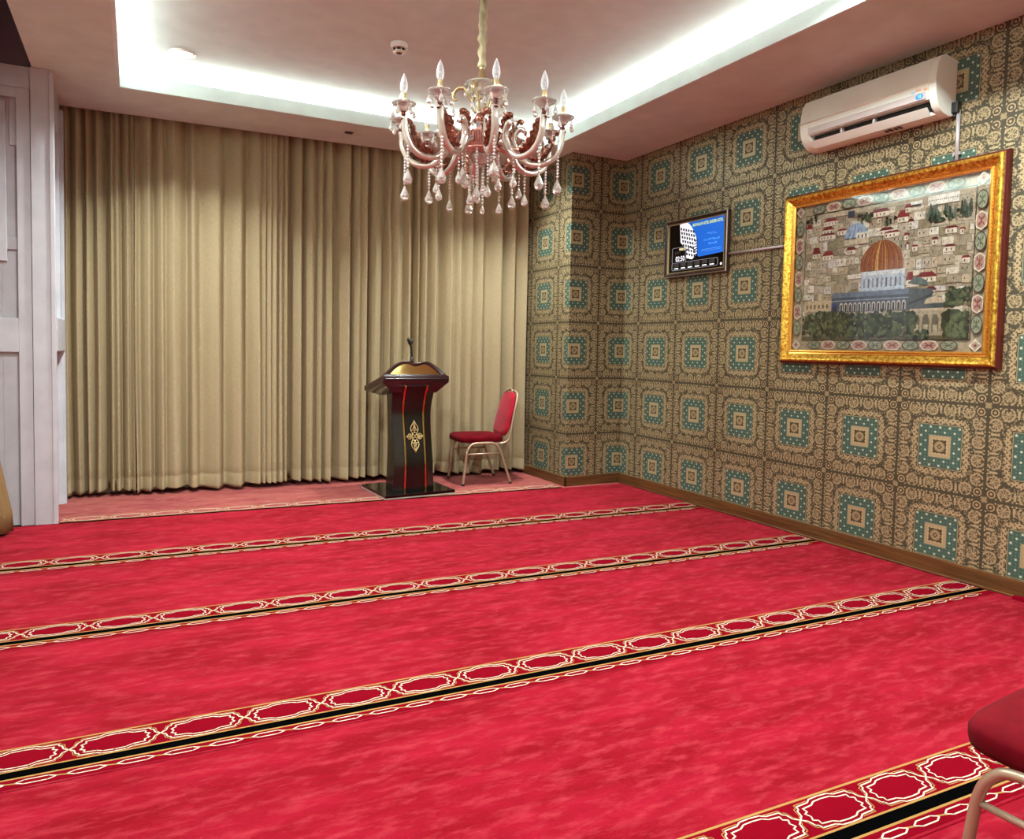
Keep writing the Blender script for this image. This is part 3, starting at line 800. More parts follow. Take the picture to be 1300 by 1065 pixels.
# ================================================================== CHANDELIER
def drop(L, R, seg=8):
    b = MB(); b.lathe([(0.0006, 0), (R * 0.28, -L * 0.18), (R * 0.62, -L * 0.42), (R, -L * 0.70), (R * 0.82, -L * 0.88), (R * 0.35, -L)][::-1], seg, smooth=False)
    return b
def strand(parent, loc, length, dl, dr, rad=0.0078, kind='drop'):
    o = MB(); n = max(2, int(length / 0.0155))
    for i in range(n): o.sphere((0, 0, -0.008 - i * length / n), rad, 7, 4)
    s = o.build('crystal_strand', BEADM, parent, loc=loc)
    d = drop(dl, dr); d.build('crystal_drop', CRYS, s, loc=(0, 0, -length))
    return s
def chandelier():
    L0 = (1.612, 3.47, 0)
    t = thing('chandelier', 'ornate ten-arm crystal chandelier with rose copper arms hanging from the raised ceiling', 'chandelier', (L0[0], L0[1], H2))
    Z = lambda z: z - H2 - 0.08
    b = MB(); b.lathe([(0.065, 0), (0.065, -0.01), (0.04, -0.035), (0.012, -0.05)], 24); b.build('ceiling_rose', BRASS2, t)
    b = MB(); rows = []
    rnd = random.Random(4)
    for i in range(60):
        z = 2.835 + i * (H2 + 0.04 - 2.835) / 59; r = 0.0205 + 0.003 * math.sin(i * 0.9) + rnd.uniform(-0.0015, 0.0015)
        rows.append([(r * (1 + 0.14 * math.sin(3 * a + i * 0.7)) * math.cos(a), r * (1 + 0.14 * math.sin(3 * a + i * 0.7)) * math.sin(a), Z(z)) for a in [2 * PI * j / 16 for j in range(16)]])
    b.grid(rows, 0, True, True, True); b.build('chain_sleeve', SATIN, t)
    b = MB(); b.lathe([(0.010, Z(2.842)), (0.014, Z(2.832)), (0.010, Z(2.824)), (0.017, Z(2.818)), (0.019, Z(2.775)), (0.030, Z(2.765)), (0.012, Z(2.755))], 16); b.build('collar', BRASS2, t)
    b = MB(); b.lathe([(0.085, Z(2.752)), (0.088, Z(2.747)), (0.06, Z(2.735)), (0.03, Z(2.70)), (0.016, Z(2.685))], 32, ripple=16, ramp=0.03); up_ = b.build('upper_dish', DISH, t)
    for k in range(8):
        a = 2 * PI * (k + 0.3) / 8
        d = drop(0.055, 0.013); d.build('crystal_drop', CRYS, up_, loc=(0.082 * math.cos(a), 0.082 * math.sin(a), Z(2.735)))
    b = MB(); b.lathe([(0.016, Z(2.70)), (0.030, Z(2.67)), (0.024, Z(2.62)), (0.014, Z(2.60)), (0.028, Z(2.58)), (0.034, Z(2.55)), (0.018, Z(2.51)), (0.026, Z(2.49))], 20, smooth=True); b.build('glass_column', DISH, t)
    b = MB(); b.lathe([(0.022, Z(2.60)), (0.030, Z(2.585)), (0.045, Z(2.56)), (0.018, Z(2.53)), (0.012, Z(2.50)), (0.03, Z(2.485))], 8); b.build('column_calyx', ROSE, t)
    # small gilded curls round the column
    for k in range(5):
        a = 2 * PI * (k + 0.15) / 5; ca, sa = math.cos(a), math.sin(a)
        P = [(0.03, 2.60), (0.055, 2.67), (0.09, 2.722), (0.125, 2.722), (0.148, 2.69), (0.140, 2.665), (0.125, 2.67)]
        b = MB(); b.tube([(r * ca, r * sa, Z(z)) for r, _, z in [(p.x, 0, p.z) for p in smooth_path([(r, 0, z) for r, z in P], 6)]], [0.006] * 36 + [0.004], 8, flat=1.6); c = b.build('scroll', BRASS2, t)
        strand(c, (0.146 * ca, 0.146 * sa, Z(2.685)), 0.06, 0.05, 0.012, 0.0045)
    # bowl
    b = MB(); rows = []
    prof = [(0.118, 2.492), (0.124, 2.488), (0.122, 2.478), (0.112, 2.455), (0.092, 2.425), (0.075, 2.408)]
    for r, z in prof:
        rows.append([(r * (1 + (0.035 if 2.42 < z < 2.485 else 0.01) * abs(math.sin(14 * 2 * PI * j / 168))) * math.cos(2 * PI * j / 168), r * (1 + (0.035 if 2.42 < z < 2.485 else 0.01) * abs(math.sin(14 * 2 * PI * j / 168))) * math.sin(2 * PI * j / 168), Z(z)) for j in range(168)])
    b.grid(rows, 0, True, True, True, flip=True); bowl = b.build('bowl', PINKM, t)
    b = MB()
    for k in range(28):
        a = 2 * PI * (k + 0.5) / 28
        for s in (1, -1):
            b.tube([((r * 1.045) * math.cos(a + s * w), (r * 1.045) * math.sin(a + s * w), Z(z)) for r, z, w in [(0.122, 2.482, 0.0), (0.119, 2.474, 0.06), (0.109, 2.452, 0.07), (0.094, 2.428, 0.035)]], 0.0013, 5)
    b.build('bowl_fluting', DKROSE, bowl)
    b = MB(); b.lathe([(0.10, Z(2.412)), (0.104, Z(2.406)), (0.10, Z(2.400)), (0.07, Z(2.395)), (0.03, Z(2.375)), (0.02, Z(2.355))], 32); b.build('bowl_base', PINKM, t)
    b = MB(); b.lathe([(0.058, Z(2.385)), (0.060, Z(2.378)), (0.035, Z(2.352)), (0.03, Z(2.335)), (0.018, Z(2.325))], 24, ripple=12, ramp=0.05); b.build('lower_dish', DISH, t)
    # arms
    prof = [(0.105, 2.445), (0.14, 2.43), (0.172, 2.415), (0.215, 2.365), (0.27, 2.332), (0.335, 2.335), (0.388, 2.368), (0.418, 2.425), (0.424, 2.475), (0.428, 2.505)]
    scr = [(0.215, 2.367), (0.188, 2.405), (0.176, 2.450), (0.186, 2.495), (0.212, 2.515), (0.232, 2.498), (0.232, 2.480)]
    leaf1 = [(0.262, 2.362), (0.300, 2.352), (0.345, 2.372), (0.378, 2.415), (0.396, 2.468), (0.412, 2.490)]
    leaf2 = [(0.196, 2.430), (0.178, 2.475), (0.182, 2.520), (0.205, 2.545), (0.222, 2.540)]
    for k in range(10):
        az = math.radians(9 + 36 * k)          # angle from the direction towards the camera
        base_dir = math.atan2(-3.47, -1.612)
        a = base_dir + az; ca, sa = math.cos(a), math.sin(a)
        P3 = lambda pr: [(q.x * ca, q.x * sa, Z(q.z)) for q in smooth_path([(r, 0, z) for r, z in pr], 5)]
        tang = (-sa, ca, 0)
        b = MB(); b.tube(P3(prof), 0.0155, 10, 0, 1.25, up=(0, 0, 1)); b.tube(P3(scr), [0.0155] * 25 + [0.013, 0.012, 0.011, 0.009, 0.007, 0.006], 10, 0, 1.25, up=(0, 0, 1))
        arm = b.build('arm', SILV, t)
        b = MB()
        for off in (0.0135, -0.0135):
            b.tube([(p[0] + tang[0] * off, p[1] + tang[1] * off, p[2] + 0.007) for p in P3(prof)], 0.0036, 5)
            b.tube([(p[0] + tang[0] * off + ca * 0.006, p[1] + tang[1] * off + sa * 0.006, p[2]) for p in P3(scr)], 0.0036, 5)
        b.build('arm_piping', DKROSE, arm)
        def leaf(pr, w0):
            b = MB(); pts = P3(pr); rows = []; n = len(pts)
            for i, p in enumerate(pts):
                s = i / (n - 1); w = w0 * math.sin(PI * min(1, 0.12 + s * 0.86)) * (1 + 0.28 * math.sin(i * 2.1))
                cu = 0.006 * math.sin(i * 2.1)
                rows.append([(p[0] + tang[0] * w * u - ca * abs(u) * 0.008, p[1] + tang[1] * w * u - sa * abs(u) * 0.008, p[2] + 0.012 * (1 - u * u) + cu * abs(u)) for u in (-1, -0.5, 0, 0.5, 1)])
            b.grid(rows); return b
        lf = leaf(leaf1, 0.034); lo = lf.build('acanthus_leaf', ROSE, arm); md = lo.modifiers.new('s', 'SOLIDIFY'); md.thickness = 0.007
        lf = leaf(leaf2, 0.027); lo = lf.build('acanthus_leaf', ROSE, arm); md = lo.modifiers.new('s', 'SOLIDIFY'); md.thickness = 0.007
        cx_, cy_ = 0.430 * ca, 0.430 * sa
        b = MB(); b.lathe([(0.011, Z(2.488)), (0.016, Z(2.497)), (0.009, Z(2.506)), (0.008, Z(2.512)), (0.014, Z(2.520)), (0.008, Z(2.527)), (0.012, Z(2.535))], 14, (cx_, cy_, 0)); b.build('knop', DKROSE, arm)
        b = MB(); b.lathe([(0.010, Z(2.528)), (0.022, Z(2.538)), (0.030, Z(2.552)), (0.055, Z(2.566)), (0.060, Z(2.573)), (0.057, Z(2.576)), (0.030, Z(2.566)), (0.012, Z(2.560))], 36, (cx_, cy_, 0), ripple=18, ramp=0.03); dish = b.build('drip_dish', DISH, t)
        for j in range(5):
            aa = a + 2 * PI * (j + 0.5) / 5; dx, dy = cx_ + 0.055 * math.cos(aa), cy_ + 0.055 * math.sin(aa)
            d = drop(0.046, 0.0125); d.sphere((0, 0, 0.006), 0.0055, 7, 4)
            d.build('crystal_drop', CRYS, dish, loc=(dx, dy, Z(2.552)))
        b = MB(); b.lathe([(0.0115, Z(2.562)), (0.0115, Z(2.622))], 14, (cx_, cy_, 0)); cs = b.build('candle_sleeve', BRASS, t)
        b = MB(); b.lathe([(0.010, Z(2.620)), (0.0160, Z(2.635)), (0.0190, Z(2.653)), (0.0175, Z(2.672)), (0.0115, Z(2.694)), (0.005, Z(2.710)), (0.0008, Z(2.718))], 16, (cx_, cy_, 0)); bl = b.build('bulb', BULB, t)
        b = MB(); b.tube([(cx_, cy_, Z(2.612)), (cx_, cy_, Z(2.64))], [0.003, 0.002], 6); b.tube([(cx_ - 0.004, cy_, Z(2.64)), (cx_ - 0.003, cy_, Z(2.665)), (cx_ + 0.003, cy_, Z(2.665)), (cx_ + 0.004, cy_, Z(2.64))], 0.0012, 5); b.build('filament', WHITEP, bl)
        # strands under the arm
        strand(arm, (0.405 * ca, 0.405 * sa, Z(2.375)), 0.145 if k % 2 else 0.115, 0.080, 0.026)
        strand(arm, (0.235 * ca, 0.235 * sa, Z(2.335)), 0.085 if k % 2 else 0.150, 0.066, 0.020, 0.0065)
    for k in range(8):
        a = 2 * PI * (k + 0.2) / 8
        strand(bowl, (0.095 * math.cos(a), 0.095 * math.sin(a), Z(2.40)), 0.07 + 0.06 * (k % 3), 0.074, 0.022)
    strand(t, (0.02, 0.01, Z(2.33)), 0.20, 0.05, 0.014); strand(t, (-0.02, -0.01, Z(2.33)), 0.14, 0.06, 0.016)
    return t
chandelier()

# ================================================================== AIR CONDITIONER
def ac():
    t = thing('air_conditioner', 'cream wall-mounted split air conditioner above the framed tapestry', 'air conditioner', (WX, 3.03, 2.85))
    def P(x, z): return (-x, z - 2.85)
    full = [(0.002, 3.005), (0.115, 3.02), (0.155, 3.005), (0.182, 2.96), (0.196, 2.90), (0.200, 2.85), (0.196, 2.80), (0.186, 2.765), (0.165, 2.722), (0.12, 2.69), (0.07, 2.678), (0.002, 2.690)]
    notch = full[:8] + [(0.12, 2.770), (0.085, 2.742), (0.125, 2.706)] + [(0.12, 2.69), (0.07, 2.678), (0.002, 2.690)]
    def ext(b, pr, ya, yb, mi=0):
        rows = [[(P(x, z)[0], y, P(x, z)[1]) for x, z in pr] for y in (ya, yb)]
        b.grid(rows, mi, False, True, True, flip=False)
    for ya, yb in ((-0.47, -0.425), (0.40, 0.47)):
        b = MB(); ext(b, full, ya, yb); b.build('end_cap', CREAM, t, bevel=0.004)
    b = MB(); ext(b, notch, -0.425, 0.40); b.build('body', CREAM, t, bevel=0.002)
    b = MB(); b.box(-0.135, -0.088, -0.42, 0.395, -0.135, -0.082); b.build('outlet', BLACK, t)
    # pale ridge drawing the highlight along the front crease, and lower fascia
    b = MB(); b.tube([(-0.2005, -0.465, 0.0), (-0.2005, 0.465, 0.0)], 0.004, 8); b.build('crease_highlight', CREAM2, t)
    b = MB(); b.box(-0.1990, -0.190, -0.41, 0.40, -0.078, -0.038); b.build('display_strip', GREYPL, t)
    b = MB(); rows = []
    for y in (-0.415, 0.395): rows.append([(-0.182, y, -0.128), (-0.186, y, -0.126), (-0.150, y, -0.163), (-0.145, y, -0.165)])
    b.grid(rows, 0, False, True, True); b.build('louvre_flap', CREAM, t, bevel=0.001)
    for y in (-0.06, 0.17):
        b = MB(); b.box(-0.165, -0.130, y - 0.006, y + 0.006, -0.13, -0.085); b.build('vane', GREYPL, t)
    b = MB(); n = 24; c = (-0.2, -0.375, -0.058)
    b.face([(-0.2005, c[1] + 0.023 * math.cos(2 * PI * j / n), c[2] + 0.017 * math.sin(2 * PI * j / n)) for j in range(n)][::-1])
    b.box(-0.2015, -0.2005, c[1] - 0.008, c[1] - 0.004, c[2] - 0.010, c[2] + 0.010, 1); b.box(-0.2015, -0.2005, c[1] + 0.002, c[1] + 0.006, c[2] - 0.008, c[2] + 0.011, 1)
    b.build('round_badge', [BLUEST, SKYST], t)
    b = MB(); b.box(-0.1995, -0.198, -0.38, -0.35, -0.026, -0.012, 0); b.box(-0.1995, -0.198, -0.345, -0.325, -0.032, -0.018, 1); b.box(-0.1995, -0.198, -0.42, -0.40, -0.032, -0.016, 0)
    b.build('sticker', [ORST, SKYST], t)
    b = MB()
    for k in range(4): b.box(-0.115 + 0.01 * (k % 2), -0.075, -0.20 + k * 0.03, -0.185 + k * 0.03, -0.1725, -0.168)
    b.build('underside_print', BLACK, t)
    b = MB(); b.box(-0.045, -0.001, -0.505, -0.455, -0.155, -0.09); b.box(-0.03, -0.001, -0.485, -0.46, -0.175, -0.12); b.build('pipe_cover', BLACK, t, bevel=0.006)
ac()
b = MB(); b.tube([(WX - 0.016, 2.535, 2.715), (WX - 0.016, 2.532, 2.40)], 0.011, 12)
b.box(WX - 0.02, WX - 0.002, 2.515, 2.555, 2.46, 2.475)
tag(b.build('conduit', PIPE), 'grey vertical conduit from the air conditioner down to the picture frame', 'conduit', 'conduits on the papered wall')
b = MB(); b.tube([(WX - 0.014, 4.33, 2.086), (WX - 0.014, 3.70, 2.082)], 0.0095, 10); b.box(WX - 0.02, WX - 0.002, 4.05, 4.08, 2.074, 2.094)
tag(b.build('conduit', PIPE), 'pale horizontal conduit between the prayer clock and the picture frame', 'conduit', 'conduits on the papered wall')

# ================================================================== FRAMED TAPESTRY
def tapestry():
    CW, CH = 1.325, 1.015
    t = thing('framed_tapestry', 'large gilt-framed tapestry of a hillside city with a golden dome', 'picture', (WX - 0.002, 2.99, 1.828))
    # local: x = -depth, picture u -> -y, v -> z
    def Q(u, v, d=0.018): return (-d, CW / 2 - u, v - CH / 2)
    b = MB(); L = [0.012]
    def col(h): return srgb(h)
    def poly(pts, c, step=True):
        if step: L[0] += 0.000007
        b.face([Q(u, v, L[0]) for u, v in pts], 0, col(c) if isinstance(c, str) else c)
    def rect(a, c_, b2, d, c, **k): poly([(a, c_), (b2, c_), (b2, d), (a, d)], c, **k)
    rnd = random.Random(11)
    rect(0, 0, CW, CH, '#8d8268')
    # border
    rect(0.004, 0.004, CW - 0.004, CH - 0.004, '#a3957a')
    x0, x1, y0, y1 = 0.085, CW - 0.085, 0.075, CH - 0.075
    rect(x0 - 0.006, y0 - 0.006, x1 + 0.006, y1 + 0.006, '#3a3328')
    rect(x0, y0, x1, y1, '#a99c84')
    # houses: rows of little blocks from the ridge down
    Y = y1 - 0.02
    cols = ['#b5a88f', '#a3967d', '#c6bba6', '#8f846e', '#b09f84', '#cdc3b2', '#85795f', '#a79b88', '#beb7ae', '#9b8a72']
    for r in range(13):
        X = x0 - 0.02; hgt = 0.058
        while X < x1:
            w = rnd.uniform(0.03, 0.10); h = rnd.uniform(0.03, 0.07); yy = Y - rnd.uniform(0, 0.018)
            a_, b_ = max(x0, X), min(x1, X + w)
            if b_ - a_ > 0.01:
                rect(a_ - 0.002 if a_ > x0 + 0.003 else a_, max(y0, yy - h - 0.002), b_, min(y1, yy + 0.002), '#5c503f'); rect(a_, max(y0, yy - h), b_ - 0.002, min(y1, yy), rnd.choice(cols))
                L[0] += 0.00001
                for q in range(int(w / 0.028)):
                    if rnd.random() < 0.6: rect(a_ + 0.012 + q * 0.026, yy - h * 0.6, min(b_, a_ + 0.018 + q * 0.026), yy - h * 0.38, '#3e352c', step=False)
            X += w * rnd.uniform(0.85, 1.1)
        Y -= hgt
    RR = [(0.581, 0.886, 0.726, 0.908), (0.767, 0.83, 0.852, 0.872), (0.815, 0.883, 0.865, 0.905), (0.649, 0.765, 0.754, 0.784), (0.681, 0.745, 0.8, 0.757), (0.226, 0.880, 0.349, 0.898), (0.22, 0.825, 0.317, 0.845), (0.195, 0.788, 0.337, 0.803), (0.336, 0.805, 0.421, 0.818), (0.087, 0.85, 0.145, 0.882), (0.145, 0.67, 0.216, 0.715), (0.228, 0.650, 0.325, 0.68), (0.411, 0.668, 0.494, 0.69), (0.907, 0.450, 1.042, 0.480), (0.844, 0.439, 0.898, 0.489), (0.973, 0.370, 1.04, 0.392), (0.993, 0.667, 1.039, 0.684), (1.07, 0.722, 1.153, 0.736), (1.154, 0.708, 1.191, 0.719), (1.068, 0.616, 1.145, 0.630), (1.174, 0.542, 1.23, 0.556), (0.816, 0.715, 0.858, 0.730), (0.63, 0.845, 0.668, 0.856), (0.841, 0.795, 0.883, 0.812), (0.833, 0.658, 0.861, 0.674), (0.87, 0.640, 0.918, 0.652)]
    for (a_, lo, b_, hi) in RR:
        rect(a_ + 0.008, lo - 0.03, b_ - 0.008, lo, '#cdc1ac'); L[0] += 0.00001
        for q in range(int((b_ - a_) / 0.03)): rect(a_ + 0.018 + q * 0.026, lo - 0.022, a_ + 0.025 + q * 0.026, lo - 0.008, '#4a3d33', step=False)
        poly([(a_, lo), (b_, lo), (b_ - (b_ - a_) * 0.22, hi), (a_ + (b_ - a_) * 0.25, hi)], rnd.choice(['#6e1f22', '#7c2a2a', '#5d1a1e']))
    def bush(cu, cv, r, c, n=9):
        poly([(min(x1, max(x0, cu + r * rnd.uniform(0.75, 1.1) * math.cos(2 * PI * j / n))), min(y1, max(y0, cv + r * rnd.uniform(0.7, 1.1) * math.sin(2 * PI * j / n)))) for j in range(n)], c)
    def wood(a_, b_, lo, hi, n, r=(0.012, 0.032), cs=('#131a12', '#1d281b', '#2a3725', '#39482f', '#56603f')):
        for i in range(n):
            tt = i / n; bush(rnd.uniform(a_, b_), lo + (hi - lo) * rnd.random(), rnd.uniform(*r) * (1 - 0.55 * tt), cs[min(len(cs) - 1, int(tt * len(cs) + rnd.random() * 0.6))])
    # white long building and cypresses top right
    rect(0.965, 0.872, 1.150, 0.928, '#d8d2c6'); L[0] += 0.00001
    for q in range(14): rect(0.972 + q * 0.0125, 0.895, 0.978 + q * 0.0125, 0.903, '#5a5148', step=False)
    rect(0.86, 0.895, 0.925, 0.912, '#e2ddd2'); rect(0.862, 0.885, 0.922, 0.895, '#2e3238')
    rect(0.42, 0.885, 0.47, 0.925, '#2c3444'); rect(0.25, 0.905, 0.42, 0.935, '#b5a98e')
    for i in range(26):
        cu = rnd.uniform(0.965, 1.225); cv = rnd.uniform(0.79, 0.84); hh = rnd.uniform(0.03, 0.06)
        poly([(cu - 0.010, cv - 0.02), (cu + 0.010, cv - 0.02), (cu + 0.004, cv + hh), (cu - 0.003, cv + hh)], rnd.choice(['#2c382c', '#3e4c3e', '#56645a']))
    wood(0.98, 1.22, 0.77, 0.83, 30, (0.010, 0.02)); wood(0.50, 0.60, 0.78, 0.90, 22, (0.010, 0.022)); wood(0.09, 0.18, 0.89, 0.93, 10, (0.01, 0.02)); wood(0.69, 0.76, 0.80, 0.84, 10, (0.008, 0.018))
    # blue dome
    n = 24; cu, cv, rx, ry = 0.488, 0.745, 0.088, 0.095
    poly([(cu + rx * math.cos(PI * j / n), cv + ry * math.sin(PI * j / n)) for j in range(n + 1)], '#8d9fb4')
    for q in range(-3, 4):
        poly([(cu + rx * (q / 4 - 0.04), cv), (cu + rx * (q / 4 + 0.04), cv), (cu + rx * q / 4 * 0.3 + 0.002, cv + ry * math.sqrt(max(0, 1 - (q / 4) ** 2)) * 0.98), (cu + rx * q / 4 * 0.3, cv + ry * math.sqrt(max(0, 1 - (q / 4) ** 2)) * 0.98)], '#4e6076' if q % 2 else '#b4c0cc')
    rect(0.49, 0.735, 0.585, 0.775, '#d8d0c2')
    for q in range(3): rect(0.502 + q * 0.026, 0.740, 0.512 + q * 0.026, 0.762, '#403a38')
    rect(0.40, 0.70, 0.58, 0.738, '#b9ac92')
    # golden dome
    cu, cv, rx, ry = 0.678, 0.515, 0.146, 0.19
    def dome_x(s, w): return cu + w * rx * (1 + 0.06 * math.sin(PI * min(1, s * 1.6))) * math.cos(s * PI / 2) ** 0.85
    m = 16
    poly([(dome_x(i / m, 1), cv + ry * math.sin(i / m * PI / 2)) for i in range(m + 1)] + [(dome_x(i / m, -1), cv + ry * math.sin(i / m * PI / 2)) for i in range(m, -1, -1)], '#6e3a1e')
    K = 26
    for q in range(K):
        wa, wb = -1 + 2 * q / K + 0.012, -1 + 2 * (q + 1) / K - 0.012
        L[0] += 0.00001
        c = ['#8c5030', '#9c6236', '#7c4426', '#b08044', '#c8a05a', '#885030'][q % 6] if 5 < q < 16 else ['#8a5234', '#96603c', '#7a452c'][q % 3]
        for i in range(m):
            s0, s1 = i / m, (i + 1) / m
            b.face([Q(dome_x(s0, wa), cv + ry * math.sin(s0 * PI / 2), L[0]), Q(dome_x(s0, wb), cv + ry * math.sin(s0 * PI / 2), L[0]), Q(dome_x(s1, wb), cv + ry * math.sin(s1 * PI / 2), L[0]), Q(dome_x(s1, wa), cv + ry * math.sin(s1 * PI / 2), L[0])], 0, col(c))
    rect(cu - 0.002, cv + ry, cu + 0.002, cv + ry + 0.028, '#4a3b22')
    # drum and lower building
    rect(0.540, 0.388, 0.838, 0.515, '#a8b2bc'); rect(0.540, 0.488, 0.838, 0.512, '#c3c6c6'); L[0] += 0.00001
    for q in range(9): rect(0.556 + q * 0.031, 0.41, 0.568 + q * 0.031, 0.468, '#5c5550' if q % 2 else '#76808c', step=False)
    rect(0.320, 0.355, 0.870, 0.388, '#5f6c7a'); rect(0.320, 0.258, 0.870, 0.357, '#48505c')
    poly([(0.870, 0.388), (1.018, 0.378), (1.018, 0.258), (0.870, 0.258)], '#4b5556'); poly([(0.870, 0.300), (1.018, 0.350), (1.018, 0.340), (0.870, 0.288)], '#2c3236')
    rect(0.320, 0.262, 0.370, 0.315, '#2c3c70'); rect(0.33, 0.27, 0.36, 0.30, '#1c2340')
    rect(0.320, 0.332, 0.870, 0.338, '#8792a0'); rect(0.320, 0.345, 0.870, 0.349, '#39424e')
    for q in range(14):
        a_ = 0.386 + q * 0.034; poly([(a_, 0.262), (a_ + 0.024, 0.262), (a_ + 0.024, 0.31), (a_ + 0.018, 0.32), (a_ + 0.006, 0.32), (a_, 0.31)], '#b9b2a4')
        poly([(a_ + 0.005, 0.262), (a_ + 0.019, 0.262), (a_ + 0.019, 0.305), (a_ + 0.012, 0.312), (a_ + 0.005, 0.305)], '#2a2a2e')
    poly([(0.86, 0.42), (0.99, 0.40), (0.98, 0.43), (0.93, 0.455), (0.90, 0.452)], '#53625f')
    # right: small dome, arcade, path
    rect(0.88, 0.245, 1.15, 0.262, '#b4a288')
    poly([(1.03 + 0.06 * math.cos(PI * j / 12), 0.29 + 0.04 * math.sin(PI * j / 12)) for j in range(13)], '#b7a58a'); rect(1.02, 0.262, 1.14, 0.292, '#3d4c4c')
    rect(0.88, 0.09, 1.15, 0.248, '#9c8e74')
    for q in range(4):
        a_ = 0.905 + q * 0.058; poly([(a_, 0.12), (a_ + 0.042, 0.12), (a_ + 0.042, 0.20), (a_ + 0.032, 0.225), (a_ + 0.010, 0.225), (a_, 0.20)], '#5e5a48'); poly([(a_ + 0.008, 0.12), (a_ + 0.036, 0.12), (a_ + 0.036, 0.165), (a_ + 0.008, 0.165)], '#a59a82')
    rect(0.10, 0.27, 0.32, 0.345, '#b29f80'); L[0] += 0.00001
    for q in range(6): rect(0.115 + q * 0.033, 0.29, 0.127 + q * 0.033, 0.318, '#54402f', step=False)
    rect(x0, y0, x1, 0.10, '#544f38')
    wood(x0 + 0.01, 0.92, 0.10, 0.235, 300, (0.014, 0.040)); wood(x0 + 0.01, 0.86, 0.20, 0.262, 110, (0.012, 0.024))
    wood(1.095, x1 - 0.01, 0.09, 0.235, 120, (0.014, 0.034)); wood(1.10, x1 - 0.01, 0.275, 0.37, 70, (0.012, 0.028)); wood(0.85, 1.0, 0.085, 0.13, 30, (0.01, 0.022))
    # border medallions
    def med(cu, cv, w, h, red, hor=True):
        n = 20; Wd = (w, h) if hor else (h, w)
        def el(k, c):
            if red:
                pts = [(-1, 0), (-0.62, 0.9), (0, 1), (0.62, 0.9), (1, 0), (0.62, -0.9), (0, -1), (-0.62, -0.9)]
            else: pts = [(math.cos(2 * PI * j / n), math.sin(2 * PI * j / n)) for j in range(n)]
            poly([(cu + (px if hor else py) * Wd[0] * k, cv + (py if hor else px) * Wd[1] * k) for px, py in pts], c)
        el(1.0, '#d9cdb8' if red else '#3c4034'); el(0.86, '#a98a78' if red else '#8e9078')
        cc = '#7c3438' if red else '#4c5a44'
        for s1 in (1, -1):
            for s2 in (1, -1):
                p = [(0, 0), (0.22, 0.12), (0.62, 0.50), (0.30, 0.55)]
                poly([(cu + (px if hor else py) * s1 * Wd[0] * 0.95, cv + (py if hor else px) * s2 * Wd[1] * 0.95) for px, py in p], cc)
            p = [(0, -0.12), (0.75, 0), (0, 0.12)]; poly([(cu + (px if hor else py) * s1 * Wd[0], cv + (py if hor else px) * s1 * Wd[1]) for px, py in p], cc)
    nb = 9
    for q in range(nb):
        cu = 0.135 + (q + 0.5) * (CW - 0.19 * 1.42) / nb; ww = (CW - 0.27) / nb / 2
        for cv in (0.040, CH - 0.040): med(cu, cv, ww * (0.98 if q % 2 else 0.92), 0.030, q % 2 == 1)
    nb = 7
    for q in range(nb):
        cv = 0.10 + (q + 0.5) * (CH - 0.20) / nb; ww = (CH - 0.2) / nb / 2
        for cu in (0.043, CW - 0.043): med(cu, cv, ww * 0.95, 0.032, q % 2 == 1, False)
    for cu in (0.043, CW - 0.043):
        for cv in (0.040, CH - 0.040):
            for k, c in ((0.036, '#e3dccb'), (0.028, '#b09a84'), (0.010, '#7c3438')): poly([(cu + k * math.cos(PI / 2 * j), cv + k * math.sin(PI / 2 * j)) for j in range(4)], c)
    b.build('woven_canvas', WOVEN, t)
    b = MB(); b.box(-0.0115, -0.001, -CW / 2 - 0.05, CW / 2 + 0.05, -CH / 2 - 0.05, CH / 2 + 0.05); b.build('backing_board', mat('board', '#6b5536', 0.8), t)
    # pane of glass
    b = MB(); b.box(-0.0340, -0.0320, -CW / 2 - 0.005, CW / 2 + 0.005, -CH / 2 - 0.005, CH / 2 + 0.005); b.build('glass_pane', GLASS, t)
    # frame: mitred moulding. profile = (offset outward from the opening, depth)
    def ring(name, prof, m):
        b = MB(); rows = []
        for o, d in prof:
            rows.append([(-d, sy * (CW / 2 + o), sz * (CH / 2 + o)) for sy, sz in ((1, -1), (-1, -1), (-1, 1), (1, 1))])
        rows.append(rows[0]); b.grid(rows, 0, False, True, False); return b.build(name, m, t)
    ring('inner_moulding', [(-0.004, 0.020), (-0.004, 0.032), (0.006, 0.036), (0.014, 0.030), (0.022, 0.034), (0.026, 0.028), (0.026, 0.012), (0.0, 0.012)], GILT2)
    ring('carved_moulding', [(0.024, 0.020), (0.026, 0.034), (0.036, 0.042), (0.052, 0.058), (0.064, 0.062), (0.072, 0.058), (0.078, 0.046), (0.078, 0.002), (0.024, 0.002)], GILT)
    ring('outer_edge', [(0.077, 0.048), (0.082, 0.046), (0.086, 0.036), (0.090, 0.030), (0.092, 0.002), (0.077, 0.002)], DKGILT)
    b = MB()
    rp = 0.0032
    for s in (-1, 1):
        for i in range(70):
            y = -CW / 2 - 0.02 + (CW + 0.04) * i / 69; b.sphere((-0.037, y, s * (CH / 2 + 0.020)), rp, 6, 4)
        for i in range(54):
            z = -CH / 2 - 0.02 + (CH + 0.04) * i / 53; b.sphere((-0.037, s * (CW / 2 + 0.020), z), rp, 6, 4)
    b.build('beading', GOLDM, t)
tapestry()

